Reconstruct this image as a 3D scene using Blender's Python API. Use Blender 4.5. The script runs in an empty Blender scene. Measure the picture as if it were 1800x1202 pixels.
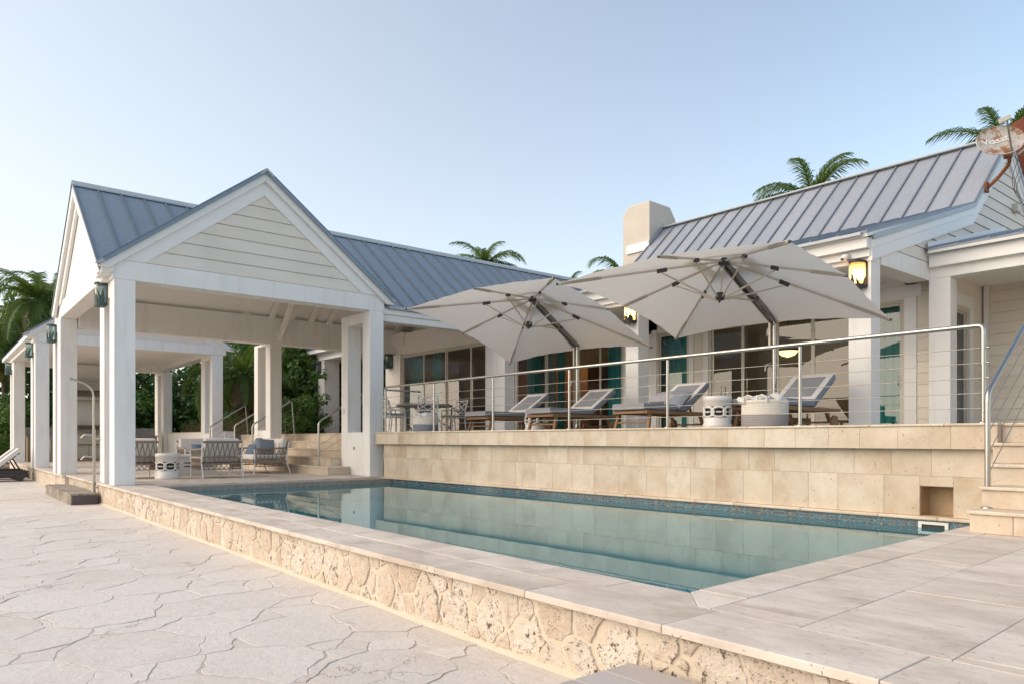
import bpy, bmesh, math, random
from mathutils import Vector, Matrix, noise
random.seed(7)
R = math.radians
sc = bpy.context.scene
COL = sc.collection

# ------------------------------------------------------------------ camera, sky, sun, exposure
TH1 = math.atan2(1115, 1266); TH2 = math.atan2(1030, 1266); DL = TH1 - TH2
cam = bpy.data.cameras.new('camera'); cam.lens = 36 * 1266 / 1800; cam.sensor_width = 36
cam.shift_y = (772 - 601) / 1800; cam.clip_end = 3000; cam.clip_start = .05
co = bpy.data.objects.new('camera', cam); COL.objects.link(co)
co.location = (0, 0, 0); co.rotation_euler = (R(90), 0, R(90) - TH1); sc.camera = co

SUN_DIR = Vector((-.52, -.85, 0)).normalized(); SUN_EL = R(27)
w = bpy.data.worlds.new('World'); sc.world = w; w.use_nodes = True
wn = w.node_tree; bg = wn.nodes['Background']
sky = wn.nodes.new('ShaderNodeTexSky'); sky.sky_type = 'NISHITA'; sky.sun_disc = False
HZ = (3.45, 3.22, 3.02)
sky.sun_elevation = SUN_EL; sky.sun_rotation = math.atan2(SUN_DIR.x, SUN_DIR.y)
sky.air_density = 1.0; sky.dust_density = 1.0; sky.ozone_density = 1.2; sky.altitude = 0
# thin evening haze whitens the sky towards the horizon and towards the low sun
geo = wn.nodes.new('ShaderNodeTexCoord'); sepx = wn.nodes.new('ShaderNodeSeparateXYZ'); wn.links.new(geo.outputs['Generated'], sepx.inputs[0])
def wmath(op, a, b=None, clamp=False):
    m_ = wn.nodes.new('ShaderNodeMath'); m_.operation = op; m_.use_clamp = clamp
    for i_, v_ in enumerate((a, b)):
        if v_ is None: continue
        if isinstance(v_, (int, float)): m_.inputs[i_].default_value = v_
        else: wn.links.new(v_, m_.inputs[i_])
    return m_.outputs[0]
dt_ = wn.nodes.new('ShaderNodeVectorMath'); dt_.operation = 'DOT_PRODUCT'; wn.links.new(geo.outputs['Generated'], dt_.inputs[0]); dt_.inputs[1].default_value = SUN_DIR
sunny = wmath('MULTIPLY_ADD', dt_.outputs['Value'], .5); sunny.node.inputs[2].default_value = .5
low = wmath('POWER', wmath('SUBTRACT', 1, wmath('ABSOLUTE', sepx.outputs['Z'])), 3.0)
fac = wmath('ADD', wmath('MULTIPLY', low, .42), wmath('MULTIPLY', sunny, .75)); fac = wmath('SUBTRACT', fac, .2, True)
hz = wn.nodes.new('ShaderNodeMix'); hz.data_type = 'RGBA'; wn.links.new(fac, hz.inputs[0]); hsv = wn.nodes.new('ShaderNodeHueSaturation'); hsv.inputs['Saturation'].default_value = .76; tint = wn.nodes.new('ShaderNodeMix'); tint.data_type = 'RGBA'; tint.blend_type = 'MULTIPLY'; tint.inputs[0].default_value = 1; wn.links.new(sky.outputs[0], tint.inputs[6]); tint.inputs[7].default_value = (.95, 1, .95, 1); wn.links.new(tint.outputs[2], hsv.inputs['Color']); wn.links.new(hsv.outputs[0], hz.inputs[6]); hz.inputs[7].default_value = (HZ[0], HZ[1], HZ[2], 1)
wn.links.new(hz.outputs[2], bg.inputs[0]); bg.inputs[1].default_value = .075
sun = bpy.data.lights.new('sun', 'SUN'); sun.energy = .88; sun.angle = R(75); sun.color = (1, .80, .60)
so = bpy.data.objects.new('sun', sun); COL.objects.link(so)
sd = Vector((SUN_DIR.x * math.cos(SUN_EL), SUN_DIR.y * math.cos(SUN_EL), math.sin(SUN_EL)))
so.rotation_euler = sd.to_track_quat('Z', 'Y').to_euler()
vs = sc.view_settings; vs.view_transform = 'Standard'; vs.look = 'None'; vs.gamma = 1; vs.use_curve_mapping = False
vs.exposure = 1.95
sc.cycles.use_denoising = True; sc.cycles.max_bounces = 8; sc.cycles.diffuse_bounces = 6
sc.cycles.glossy_bounces = 4; sc.cycles.transparent_max_bounces = 24; sc.cycles.transmission_bounces = 6
sc.cycles.caustics_reflective = False; sc.cycles.caustics_refractive = False
sc.cycles.sample_clamp_indirect = 6

# ------------------------------------------------------------------ frames (house, pavilion, right gable)
def M1(p): return Vector(p)
CD, SD = math.cos(DL), math.sin(DL)
def M2(p): return Vector((p[0] * CD + p[1] * SD, -p[0] * SD + p[1] * CD, p[2]))
def MH(p): return Vector((p[0] + .047 * (p[1] - 12), p[1], p[2]))
Z0 = -1.23      # patio
ZP = -.83       # pool deck
ZT = .17        # terrace
ZW = -.95       # water

# ------------------------------------------------------------------ materials
class G:
    def __init__(s, name):
        s.m = bpy.data.materials.new(name); s.m.use_nodes = True; s.t = s.m.node_tree
        s.b = s.t.nodes['Principled BSDF']; s.o = s.t.nodes['Material Output']
    def n(s, ty, ins=None, **pr):
        nd = s.t.nodes.new('ShaderNode' + ty)
        for k, v in pr.items(): setattr(nd, k, v)
        for k, v in (ins or {}).items():
            s.put(nd.inputs[k], v)
        return nd
    def put(s, sock, v):
        if isinstance(v, bpy.types.Node): s.t.links.new(v.outputs[0], sock)
        elif isinstance(v, bpy.types.NodeSocket): s.t.links.new(v, sock)
        else: sock.default_value = v
    def set(s, **k):
        for a, v in k.items(): s.put(s.b.inputs[a.replace('_', ' ')], v)
        return s
    def pos(s, scale=(1, 1, 1), obj=False, rnd=False):
        tc = s.n('TexCoord'); src = tc.outputs['Object']
        if not obj:
            ge = s.n('NewGeometry'); src = ge.outputs['Position']
        if rnd:
            oi = s.n('ObjectInfo')
            mm = s.n('Math', {0: oi.outputs['Random'], 1: 37.0}, operation='MULTIPLY')
            ad = s.n('VectorMath', {0: src, 1: mm.outputs[0]}, operation='ADD'); src = ad.outputs[0]
        mp = s.n('Mapping', {'Vector': src, 'Scale': scale}); return mp.outputs[0]
    def noise(s, vec, scale, detail=4, rough=.55, **k):
        return s.n('TexNoise', {'Vector': vec, 'Scale': scale, 'Detail': detail, 'Roughness': rough}, **k)
    def ramp(s, fac, stops, const=False):
        r = s.n('ValToRGB', {0: fac}); cr = r.color_ramp
        if const: cr.interpolation = 'CONSTANT'
        while len(cr.elements) > 1: cr.elements.remove(cr.elements[-1])
        cr.elements[0].position = stops[0][0]; cr.elements[0].color = c4(stops[0][1])
        for p, c in stops[1:]:
            e = cr.elements.new(p); e.color = c4(c)
        return r
    def mix(s, fac, a, b, mode='MIX'):
        m = s.n('Mix', data_type='RGBA', blend_type=mode)
        s.put(m.inputs[0], fac); s.put(m.inputs[6], c4(a) if isinstance(a, (tuple, float, int)) else a)
        s.put(m.inputs[7], c4(b) if isinstance(b, (tuple, float, int)) else b); return m.outputs[2]
    def bump(s, h, strength=.3, dist=.01, nrm=None):
        b = s.n('Bump', {'Height': h, 'Strength': strength, 'Distance': dist})
        if nrm is not None: s.put(b.inputs['Normal'], nrm)
        return b
    def rnd(s): return s.n('ObjectInfo').outputs['Random']
    def isl(s): return s.n('NewGeometry').outputs['Random Per Island']
def c4(c):
    if isinstance(c, (int, float)): return (c, c, c, 1)
    return tuple(c) + (1,) if len(c) == 3 else tuple(c)

MT = {}
def plain(name, col, rough=.5, metal=0, spec=.5, var=.08, scale=6, bump=0, bscale=60):
    g = G(name); p = g.pos()
    n1 = g.noise(p, scale, 5)
    c = g.mix(n1.outputs[0], tuple(max(0, x * (1 - var * 1.6)) for x in col), tuple(min(1, x * (1 + var)) for x in col))
    g.set(Base_Color=c, Roughness=rough, Metallic=metal, Specular_IOR_Level=spec)
    if bump:
        g.set(Normal=g.bump(g.noise(p, bscale, 3), bump, .01))
    MT[name] = g.m; return g.m
def make_mats():
    # painted stucco
    g = G('white_stucco'); p = g.pos()
    a = g.noise(p, 1.3, 5, .6); b = g.noise(p, 9, 4)
    st = g.noise(g.pos((3, 3, .35)), 2.0, 4)
    c = g.mix(g.ramp(a, [(.35, 0), (.75, 1)]), (.85, .84, .82), (.80, .785, .76))
    c = g.mix(g.ramp(st, [(.52, 0), (.8, .5)]), c, (.62, .58, .53))
    g.set(Base_Color=c, Roughness=.62, Normal=g.bump(g.noise(p, 120, 3), .25, .004), Specular_IOR_Level=.3); MT['white'] = g.m
    plain('white_trim', (.80, .80, .79), .45, var=.03, scale=3)
    plain('ceiling_paint', (.87, .85, .81), .6, var=.05, scale=2)
    plain('chimney_stucco', (.60, .55, .48), .8, var=.08, scale=2.5, bump=.2)
    # fibre cement siding
    g = G('siding'); p = g.pos((1, 1, 7)); oi = g.rnd()
    c = g.mix(oi, (.74, .68, .60), (.79, .74, .66))
    c = g.mix(g.ramp(g.noise(g.pos(), 1.1, 5), [(.45, 0), (.8, .5)]), c, (.56, .53, .46))
    g.set(Base_Color=c, Roughness=.6, Normal=g.bump(g.noise(p, 14, 4), .12, .004)); MT['siding'] = g.m
    # roofs
    for nm, c0, c1 in (('roof_blue', (.195, .25, .315), (.235, .29, .355)), ('roof_grey', (.31, .34, .39), (.37, .395, .44))):
        g = G(nm); oi = g.rnd(); p = g.pos()
        c = g.mix(oi, c0, c1)
        c = g.mix(g.ramp(g.noise(p, .9, 6, .65), [(.5, 0), (.85, .35)]), c, tuple(x * 1.25 for x in c0))
        c = g.mix(g.ramp(g.noise(p, 3.7, 6, .7), [(.58, 0), (.8, .4)]), c, (.22, .20, .18)); c = g.mix(g.ramp(g.noise(g.pos((5, 5, .5), rnd=True), 2.4, 5, .65), [(.45, 0), (.75, .35)]), c, tuple(x * .72 for x in c0))
        g.set(Base_Color=c, Roughness=.5, Metallic=.25, Normal=g.bump(g.noise(p, 2.2, 2), .15, .02)); MT[nm] = g.m
    plain('seam_metal', (.15, .195, .25), .5, .25, var=.1)
    plain('seam_grey', (.22, .25, .30), .5, .25, var=.1)
    plain('edge_metal', (.40, .44, .47), .5, .1, var=.1)
    # travertine deck (lavender grey, walked)
    def trav(nm, c0, c1, dark, pit, strx, base=.62):
        g = G(nm); oi = g.rnd(); p = g.pos(strx, rnd=True); q = g.pos(rnd=True)
        n1 = g.noise(p, 2.6, 7, .62, ); n2 = g.noise(p, 11, 6, .6)
        c = g.mix(oi, c0, c1)
        c = g.mix(g.ramp(n1, [(.42, 0), (.68, .85)]), c, dark)
        c = g.mix(g.ramp(n2, [(.5, 0), (.78, .5)]), c, tuple(x * .8 for x in dark))
        c = g.mix(g.ramp(g.noise(q, 1.5, 5), [(.35, 0), (.7, .55)]), c, tuple(min(1, x * 1.18) for x in c1))
        n3 = g.noise(p, 42, 3, .7)
        holes = g.ramp(n3, [(.64, 0), (.70, 1)])
        c = g.mix(holes, c, pit)
        h = g.mix(holes, n2.outputs[0], 0.0)
        g.set(Base_Color=c, Roughness=base, Normal=g.bump(h, .35, .006), Specular_IOR_Level=.35); MT[nm] = g.m
    trav('trav_deck', (.56, .485, .41), (.67, .60, .53), (.40, .325, .26), (.25, .20, .16), (.75, 1.6, 1))
    trav('trav_wall', (.52, .43, .335), (.62, .545, .445), (.43, .32, .21), (.25, .17, .10), (1, 1, .8))
    trav('trav_cope', (.58, .48, .37), (.68, .60, .49), (.48, .37, .26), (.28, .2, .13), (1, 1, 1))
    plain('grout_warm', (.60, .51, .39), .85, var=.2, scale=20)
    plain('grout_deck', (.40, .35, .30), .9, var=.35, scale=15, bump=.3)
    # crazy paving
    g = G('flagstone'); oi = g.rnd(); q = g.pos(rnd=True); p = g.pos()
    c = g.mix(oi, (.645, .59, .54), (.725, .68, .635))
    c = g.mix(g.ramp(g.noise(q, 1.7, 6, .6), [(.4, 0), (.75, .7)]), c, (.75, .715, .68))
    c = g.mix(g.ramp(g.noise(q, 5.5, 6, .7), [(.55, 0), (.8, .45)]), c, (.47, .39, .34))
    c = g.mix(g.ramp(g.noise(p, .7, 4, .5), [(.55, 0), (.8, .35)]), c, (.60, .50, .41))
    wob = g.n('VectorMath', {0: p, 1: g.n('VectorMath', {0: g.noise(p, 3.1, 4, .7).outputs[1], 'Scale': .55}, operation='SCALE').outputs[0]}, operation='ADD')
    vor = g.n('TexVoronoi', {'Vector': wob.outputs[0], 'Scale': 2.1}, feature='DISTANCE_TO_EDGE')
    crack = g.n('Math', {0: g.ramp(vor.outputs['Distance'], [(.004, 1), (.016, 0)]).outputs[0], 1: g.ramp(g.noise(p, 1.4, 3), [(.56, 0), (.64, .8)]).outputs[0]}, operation='MULTIPLY')
    c = g.mix(g.ramp(g.noise(p, 38, 5, .8), [(.4, 0), (.75, .5)]), c, (.50, .43, .385))
    c = g.mix(crack, c, (.40, .335, .30))
    pits = g.ramp(g.noise(p, 60, 3, .75), [(.66, 0), (.73, 1)])
    c = g.mix(pits, c, (.36, .31, .28))
    h = g.mix(crack, g.mix(pits, g.noise(p, 14, 7, .75).outputs[0], 0.0), 0.0)
    g.set(Base_Color=c, Roughness=.75, Normal=g.bump(h, .8, .014), Specular_IOR_Level=.3); MT['flag'] = g.m
    g = G('flag_joint'); p = g.pos()
    c = g.mix(g.noise(p, 9, 5), (.42, .355, .32), (.60, .54, .49))
    g.set(Base_Color=c, Roughness=.9, Normal=g.bump(g.noise(p, 60, 4), .5, .01)); MT['flag_joint'] = g.m
    # coral stone facing
    g = G('coral'); oi = g.rnd(); q = g.pos(rnd=True); p = g.pos()
    c = g.mix(oi, (.56, .46, .355), (.74, .67, .575))
    c = g.mix(g.ramp(g.noise(q, 7, 6, .65), [(.45, 0), (.75, .8)]), c, (.60, .45, .34)); c = g.mix(g.ramp(g.noise(p, 17, 6, .75), [(.5, 0), (.7, .6)]), c, (.74, .68, .59))
    v = g.n('TexVoronoi', {'Vector': p, 'Scale': 55.0})
    pm = g.ramp(g.noise(q, 6, 3), [(.40, 0), (.55, 1)])
    pit = g.n('Math', {0: g.ramp(v.outputs['Distance'], [(.16, 1), (.32, 0)]).outputs[0], 1: pm.outputs[0]}, operation='MULTIPLY')
    n3 = g.noise(q, 22, 5, .8); big = g.ramp(n3, [(.585, 0), (.625, 1)])
    bigm = g.n('Math', {0: big.outputs[0], 1: g.ramp(oi, [(.3, .1), (.7, 1)]).outputs[0]}, operation='MULTIPLY')
    c = g.mix(pit, c, (.42, .32, .22)); c = g.mix(bigm, c, (.15, .115, .08))
    h = g.mix(bigm, g.mix(pit, g.noise(p, 30, 6, .7).outputs[0], 0.1), 0.0)
    g.set(Base_Color=c, Roughness=.85, Normal=g.bump(h, .9, .018), Specular_IOR_Level=.2); MT['coral'] = g.m
    g = G('mortar'); p = g.pos()
    c = g.mix(g.noise(p, 5, 5), (.60, .50, .375), (.69, .605, .49))
    g.set(Base_Color=c, Roughness=.9, Normal=g.bump(g.noise(p, 50, 5, .7), .6, .01)); MT['mortar'] = g.m
    plain('niche_stone', (.50, .37, .23), .8, var=.2, scale=8, bump=.3)
    # mosaic
    g = G('mosaic'); r = g.isl()
    cr = g.ramp(r, [(0, (.02, .10, .16)), (.22, (.03, .05, .09)), (.42, (.03, .13, .20)), (.58, (.10, .07, .06)), (.70, (.06, .20, .27)),
                    (.80, (.02, .03, .05)), (.88, (.05, .16, .12)), (.93, (.30, .20, .08)), (.96, (.28, .09, .05)), (.98, (.10, .13, .30))], True)
    g.set(Base_Color=cr, Roughness=.12, Specular_IOR_Level=.7); MT['mosaic'] = g.m
    plain('mosaic_grout', (.27, .31, .31), .8, var=.1)
    # pool plaster & water
    g = G('pool_plaster'); p = g.pos()
    c = g.mix(g.noise(p, 2.5, 5), (.42, .78, .84), (.50, .86, .90))
    g.set(Base_Color=c, Roughness=.6); MT['plaster'] = g.m
    g = G('pool_water'); p = g.pos((1, 1, 1))
    g.t.nodes.remove(g.b)
    bmp = g.bump(g.noise(p, 1.6, 2, .5), .05, .012)
    gl = g.n('BsdfGlossy', {'Roughness': .0, 'Color': (.86, .97, 1, 1), 'Normal': bmp})
    tr = g.n('BsdfTransparent', {'Color': (.45, .90, .97, 1)})
    fr = g.n('Fresnel', {'IOR': 1.24, 'Normal': bmp})
    body = g.n('MixShader', {0: .40, 1: tr, 2: g.n('BsdfDiffuse', {'Color': (.10, .325, .41, 1)})}); mx = g.n('MixShader', {0: fr, 1: body, 2: gl}); g.put(g.o.inputs[0], mx); MT['water'] = g.m
    # glass
    def glass(nm, f, tint):
        g = G(nm); g.t.nodes.remove(g.b); p = g.pos()
        bm = g.bump(g.noise(p, .55, 1), .04, .02)
        gl = g.n('BsdfGlossy', {'Roughness': .0, 'Color': (1, 1, 1, 1), 'Normal': bm})
        tr = g.n('BsdfTransparent', {'Color': c4(tint)})
        fr = g.n('Fresnel', {'IOR': 1.5, 'Normal': bm})
        ad = g.n('Math', {0: fr, 1: f}, operation='ADD'); ad.use_clamp = True
        mx = g.n('MixShader', {0: ad, 1: tr, 2: gl}); g.put(g.o.inputs[0], mx); MT[nm] = g.m
    g = G('amber_glass'); g.t.nodes.remove(g.b); a_ = g.n('BsdfTranslucent', {'Color': (1, .80, .50, 1)}); b_ = g.n('BsdfTransparent', {'Color': (1, .86, .62, 1)})
    mx = g.n('MixShader', {0: .45, 1: a_, 2: b_}); g.put(g.o.inputs[0], mx); MT['amber_glass'] = g.m
    glass('window_glass', .03, (.70, .76, .74)); glass('lamp_glass', .05, (.62, .74, .70))
    plain('window_frame', (.60, .56, .49), .4, var=.04)
    plain('frame_dark', (.30, .28, .25), .5, var=.05)  # darker tone of the frame colour, used for the neighbour's windows
    g = G('teal_fabric'); p = g.pos()
    g.set(Base_Color=g.mix(g.noise(p, 3, 4), (.035, .36, .38), (.06, .46, .47)), Roughness=.8); MT['teal'] = g.m
    plain('sheer_fabric', (.46, .45, .46), .85, var=.06)
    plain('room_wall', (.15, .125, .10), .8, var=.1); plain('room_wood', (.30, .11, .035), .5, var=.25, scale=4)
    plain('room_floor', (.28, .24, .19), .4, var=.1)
    # metals
    g = G('stainless'); p = g.pos((1, 1, 1))
    sp = g.ramp(g.noise(p, 45, 4, .8), [(.62, 0), (.75, .8)])
    g.set(Base_Color=g.mix(sp, (.43, .415, .385), (.27, .18, .11)), Metallic=1.0, Roughness=g.mix(g.noise(p, 8, 3), .22, .36)); MT['steel'] = g.m
    plain('cable_steel', (.40, .37, .33), .4, .9, var=.15, scale=30)
    plain('bronze', (.045, .045, .042), .45, .6, var=.3, scale=30)
    plain('verdigris', (.05, .10, .095), .6, .3, var=.35, scale=25)
    plain('graphite', (.06, .06, .062), .4, .3, var=.1)
    plain('umbrella_pole', (.27, .255, .24), .35, .7, var=.08); plain('umbrella_rib', (.62, .57, .50), .4, .4, var=.06)
    # fabrics
    def fabric(nm, col, weave=320, tl=0, var=.05):
        g = G(nm); p = g.pos(obj=True)
        wv = g.n('TexWave', {'Vector': p, 'Scale': weave / 6.3, 'Distortion': .6})
        c = g.mix(g.noise(p, 7, 5), tuple(x * (1 - var) for x in col), tuple(min(1, x * (1 + var)) for x in col))
        bp = g.bump(g.mix(.5, wv.outputs[1], g.noise(p, 9, 4).outputs[0]), .18, .006)
        g.set(Base_Color=c, Roughness=.9, Normal=bp, Specular_IOR_Level=.2)
        if tl:
            ts = g.n('BsdfTranslucent', {'Color': c4(tuple(x * .95 for x in col))})
            mx = g.n('MixShader', {0: tl, 1: g.b, 2: ts}); g.put(g.o.inputs[0], mx)
        MT[nm] = g.m
    fabric('canopy', (.76, .72, .66), 300, .5)
    fabric('cushion_grey', (.29, .30, .325)); fabric('cushion_white', (.72, .69, .66)); fabric('cushion_blue', (.16, .21, .29))
    fabric('cushion_slate', (.235, .265, .315)); fabric('towel_blue', (.48, .57, .72), 120, 0, .2); fabric('basket_cream', (.66, .63, .58), 160)
    fabric('basket_grey', (.34, .325, .335), 160); fabric('pillow_print', (.36, .36, .39), 90, 0, .3)
    # wood
    def wood(nm, c0, c1, d):
        g = G(nm); p = g.pos((1, 1, 1), rnd=True); oi = g.rnd()
        q = g.pos(d, rnd=True)
        n1 = g.noise(q, 6, 6, .65)
        c = g.mix(n1, c0, c1); c = g.mix(g.ramp(oi, [(0, 0), (1, .3)]), c, tuple(x * .7 for x in c0))
        g.set(Base_Color=c, Roughness=.65, Normal=g.bump(n1, .3, .004)); MT[nm] = g.m
    wood('teak', (.20, .105, .05), (.34, .20, .10), (8, 1, 8)); wood('grey_wood', (.38, .34, .315), (.58, .535, .505), (1, 9, 9))
    wood('dark_wood', (.06, .048, .04), (.13, .105, .085), (1, 9, 9))
    g = G('weathered_plank'); p = g.pos((1, 8, 3)); q = g.pos()
    n1 = g.noise(p, 5, 6, .7)
    c = g.mix(n1, (.22, .18, .14), (.42, .37, .31)); c = g.mix(g.ramp(g.noise(q, 3.2, 6, .7), [(.45, 0), (.68, .85)]), c, (.07, .055, .04))
    g.set(Base_Color=c, Roughness=.8, Normal=g.bump(n1, .4, .005)); MT['stained_wood'] = g.m
    plain('end_board', (.09, .075, .075), .6, var=.15)
    plain('rope_taupe', (.27, .22, .17), .8, var=.15, scale=40); plain('powder_white', (.74, .73, .72), .4, var=.03)
    plain('ceramic_white', (.70, .685, .66), .35, var=.04, scale=12); plain('opening_shade', (.05, .05, .05), .8)  # last one: near-black that paints the shade inside openings
    plain('concrete_grey', (.34, .33, .32), .7, var=.15, scale=7); plain('wicker_dark', (.055, .048, .045), .6, var=.3, scale=60, bump=.5)
    plain('grill_steel', (.40, .38, .35), .32, .9, var=.1, scale=12); plain('cabinet_stone', (.38, .30, .20), .8, var=.2, scale=7)
    plain('plastic_white', (.72, .71, .69), .4, var=.03); plain('box_beige', (.55, .52, .45), .5)
    # rusty dish
    g = G('rusty_paint'); p = g.pos(obj=True)
    n = g.noise(p, 46, 6, .75); n2 = g.noise(p, 5, 4)
    rr = g.n('Math', {0: g.n('Math', {0: n, 1: n2}, operation='ADD').outputs[0], 1: .5}, operation='MULTIPLY')
    f = g.ramp(rr, [(.505, 0), (.54, 1)])
    g.set(Base_Color=g.mix(f, (.46, .44, .41), (.25, .105, .035)), Roughness=.7); MT['rusty'] = g.m
    plain('rust', (.24, .085, .03), .85, var=.5, scale=14, bump=.4); plain('red_rust', (.20, .05, .025), .7, var=.3, scale=5)
    # plants
    def leaf(nm, a, b, c3, tl=.3):
        g = G(nm); oi = g.rnd(); r = g.isl(); p = g.pos()
        c = g.mix(r, a, b); c = g.mix(g.ramp(g.noise(p, .8, 3), [(.4, 0), (.7, .6)]), c, c3)
        g.set(Base_Color=c, Roughness=.42, Specular_IOR_Level=.4)
        ts = g.n('BsdfTranslucent'); g.put(ts.inputs[0], g.mix(.5, c, (.16, .22, .02)))
        mx = g.n('MixShader', {0: tl, 1: g.b, 2: ts}); g.put(g.o.inputs[0], mx); MT[nm] = g.m
    leaf('grape_leaf', (.03, .09, .02), (.075, .17, .035), (.045, .13, .025))
    leaf('bush_leaf', (.035, .10, .015), (.08, .17, .025), (.05, .13, .015))
    leaf('palm_leaf', (.07, .145, .03), (.14, .22, .055), (.09, .17, .035), .45); leaf('palm_yellow', (.20, .17, .03), (.26, .20, .06), (.17, .15, .03))
    leaf('dry_grass', (.17, .145, .06), (.27, .23, .11), (.13, .14, .045), .2); leaf('dead_leaf', (.20, .15, .10), (.30, .24, .17), (.22, .17, .11), .2)
    g = G('bark'); p = g.pos((1, 1, 5))
    g.set(Base_Color=g.mix(g.noise(p, 5, 5, .7), (.09, .07, .055), (.22, .185, .155)), Roughness=.9, Normal=g.bump(g.noise(p, 9, 4), .6, .03)); MT['bark'] = g.m
    g = G('ground_soil'); p = g.pos()
    g.set(Base_Color=g.mix(g.noise(p, 1.2, 6, .7), (.30, .25, .19), (.44, .38, .30)), Roughness=.95, Normal=g.bump(g.noise(p, 14, 5), .5, .03)); MT['soil'] = g.m
    # light sources
    for nm, col, st in (('lamp_glow', (1, .62, .26), 5.0), ('lamp_glow_soft', (1, .72, .30), .9), ('lamp_warm', (1, .5, .14), 2.0)):
        g = G(nm); g.t.nodes.remove(g.b); e = g.n('Emission', {0: c4(col), 1: st}); g.put(g.o.inputs[0], e); MT[nm] = g.m
make_mats()

# ------------------------------------------------------------------ mesh helpers
class MB:
    def __init__(s, f=M1): s.v = []; s.f = []; s.mi = []; s.map = f; s.sm = []
    def add(s, pts, faces, mi=0, smooth=False):
        b = len(s.v); s.v += [s.map(p) for p in pts]
        for f in faces: s.f.append([b + i for i in f]); s.mi.append(mi); s.sm.append(smooth)
        return s
    def box(s, x0, x1, y0, y1, z0, z1, mi=0):
        p = [(x0, y0, z0), (x1, y0, z0), (x1, y1, z0), (x0, y1, z0), (x0, y0, z1), (x1, y0, z1), (x1, y1, z1), (x0, y1, z1)]
        return s.add(p, [(3, 2, 1, 0), (4, 5, 6, 7), (0, 1, 5, 4), (1, 2, 6, 5), (2, 3, 7, 6), (3, 0, 4, 7)], mi)
    def prism(s, poly, vec, mi=0):
        n = len(poly); v = Vector(vec)
        a = [Vector(p) for p in poly]; p = a + [q + v for q in a]
        nrm = Vector((0, 0, 0))
        for i in range(n): nrm += a[i].cross(a[(i + 1) % n])
        fl = [list(range(n)), list(range(2 * n - 1, n - 1, -1))] + [[(i + 1) % n, i, i + n, (i + 1) % n + n] for i in range(n)]
        if nrm.dot(v) > 0: fl = [f[::-1] for f in fl]
        return s.add(p, fl, mi)
    def bar(s, a, b, w, h=None, up=(0, 0, 1), mi=0):
        a = Vector(a); b = Vector(b); h = h or w; d = (b - a).normalized(); u = Vector(up)
        if abs(d.dot(u)) > .98: u = Vector((1, 0, 0))
        x = d.cross(u).normalized() * w / 2; y = x.normalized().cross(d) * h / 2
        p = [a - x - y, a + x - y, a + x + y, a - x + y, b - x - y, b + x - y, b + x + y, b - x + y]
        return s.add(p, [(0, 1, 2, 3), (7, 6, 5, 4), (1, 0, 4, 5), (2, 1, 5, 6), (3, 2, 6, 7), (0, 3, 7, 4)], mi)
    def tube(s, pts, r, n=8, mi=0, cap=True, closed=False):
        pts = [Vector(p) for p in pts]; m = len(pts); rs = r if isinstance(r, (list, tuple)) else [r] * m
        P = []; pn = None
        for i, p in enumerate(pts):
            d = (pts[(i + 1) % m] - pts[i - 1]) if closed else (pts[min(i + 1, m - 1)] - pts[max(i - 1, 0)])
            d.normalize()
            if pn is None:
                pn = d.orthogonal().normalized()
            else:
                pn = (pn - d * pn.dot(d)); pn = pn.normalized() if pn.length > 1e-6 else d.orthogonal().normalized()
            q = d.cross(pn)
            for k in range(n):
                t = 2 * math.pi * k / n; P.append(p + (pn * math.cos(t) + q * math.sin(t)) * rs[i])
        F = []
        for i in range(m if closed else m - 1):
            for k in range(n):
                a = i * n + k; b = i * n + (k + 1) % n; c = ((i + 1) % m) * n
                F.append((a, b, c + (k + 1) % n, c + k))
        s.add(P, F, mi, True)
        if cap and not closed:
            s.add(P[:n], [list(range(n))[::-1]], mi); s.add(P[-n:], [list(range(n))], mi)
        return s
    def lathe(s, prof, c=(0, 0, 0), n=24, mi=0, sx=1, sy=1):
        P = []; m = len(prof)
        for r, z in prof:
            for k in range(n):
                t = 2 * math.pi * k / n; P.append((c[0] + r * sx * math.cos(t), c[1] + r * sy * math.sin(t), c[2] + z))
        F = [(i * n + k, i * n + (k + 1) % n, (i + 1) * n + (k + 1) % n, (i + 1) * n + k) for i in range(m - 1) for k in range(n)]
        s.add(P, F, mi, True)
        if prof[0][0] > 1e-4: s.add(P[:n], [list(range(n))[::-1]], mi)
        if prof[-1][0] > 1e-4: s.add(P[-n:], [list(range(n))], mi)
        return s
    def quad(s, a, b, c, d, mi=0): return s.add([a, b, c, d], [(0, 1, 2, 3)], mi)
    def pillow(s, c, sx, sy, sz, n=8, mi=0, pw=.42, rot=None):
        # soft cushion: superellipse plan, thickness falls off to the seam
        P = []; F = []
        for side in (1, -1):
            b = len(P)
            for i in range(n + 1):
                for j in range(n + 1):
                    u = -1 + 2 * i / n; v = -1 + 2 * j / n
                    h = max(0, (1 - u ** 4) * (1 - v ** 4)) ** pw
                    k = 1 - .05 * (1 - max(abs(u), abs(v))) 
                    q = Vector((u * sx * (1 - .06 * (1 - v * v) * abs(u)), v * sy * (1 - .06 * (1 - u * u) * abs(v)), side * h * sz))
                    if rot: q = rot @ q
                    P.append(Vector(c) + q)
            for i in range(n):
                for j in range(n):
                    a = b + i * (n + 1) + j; f = (a, a + n + 1, a + n + 2, a + 1)
                    F.append(f if side > 0 else f[::-1])
        return s.add(P, F, mi, True)
    def mesh(s, name, mats, org=(0, 0, 0)):
        me = bpy.data.meshes.new(name); o = Vector(org)
        me.from_pydata([v - o for v in s.v], [], s.f)
        for m in (mats if isinstance(mats, (list, tuple)) else [mats]): me.materials.append(MT[m])
        me.polygons.foreach_set('material_index', s.mi); me.polygons.foreach_set('use_smooth', s.sm); me.update()
        return me
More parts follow.
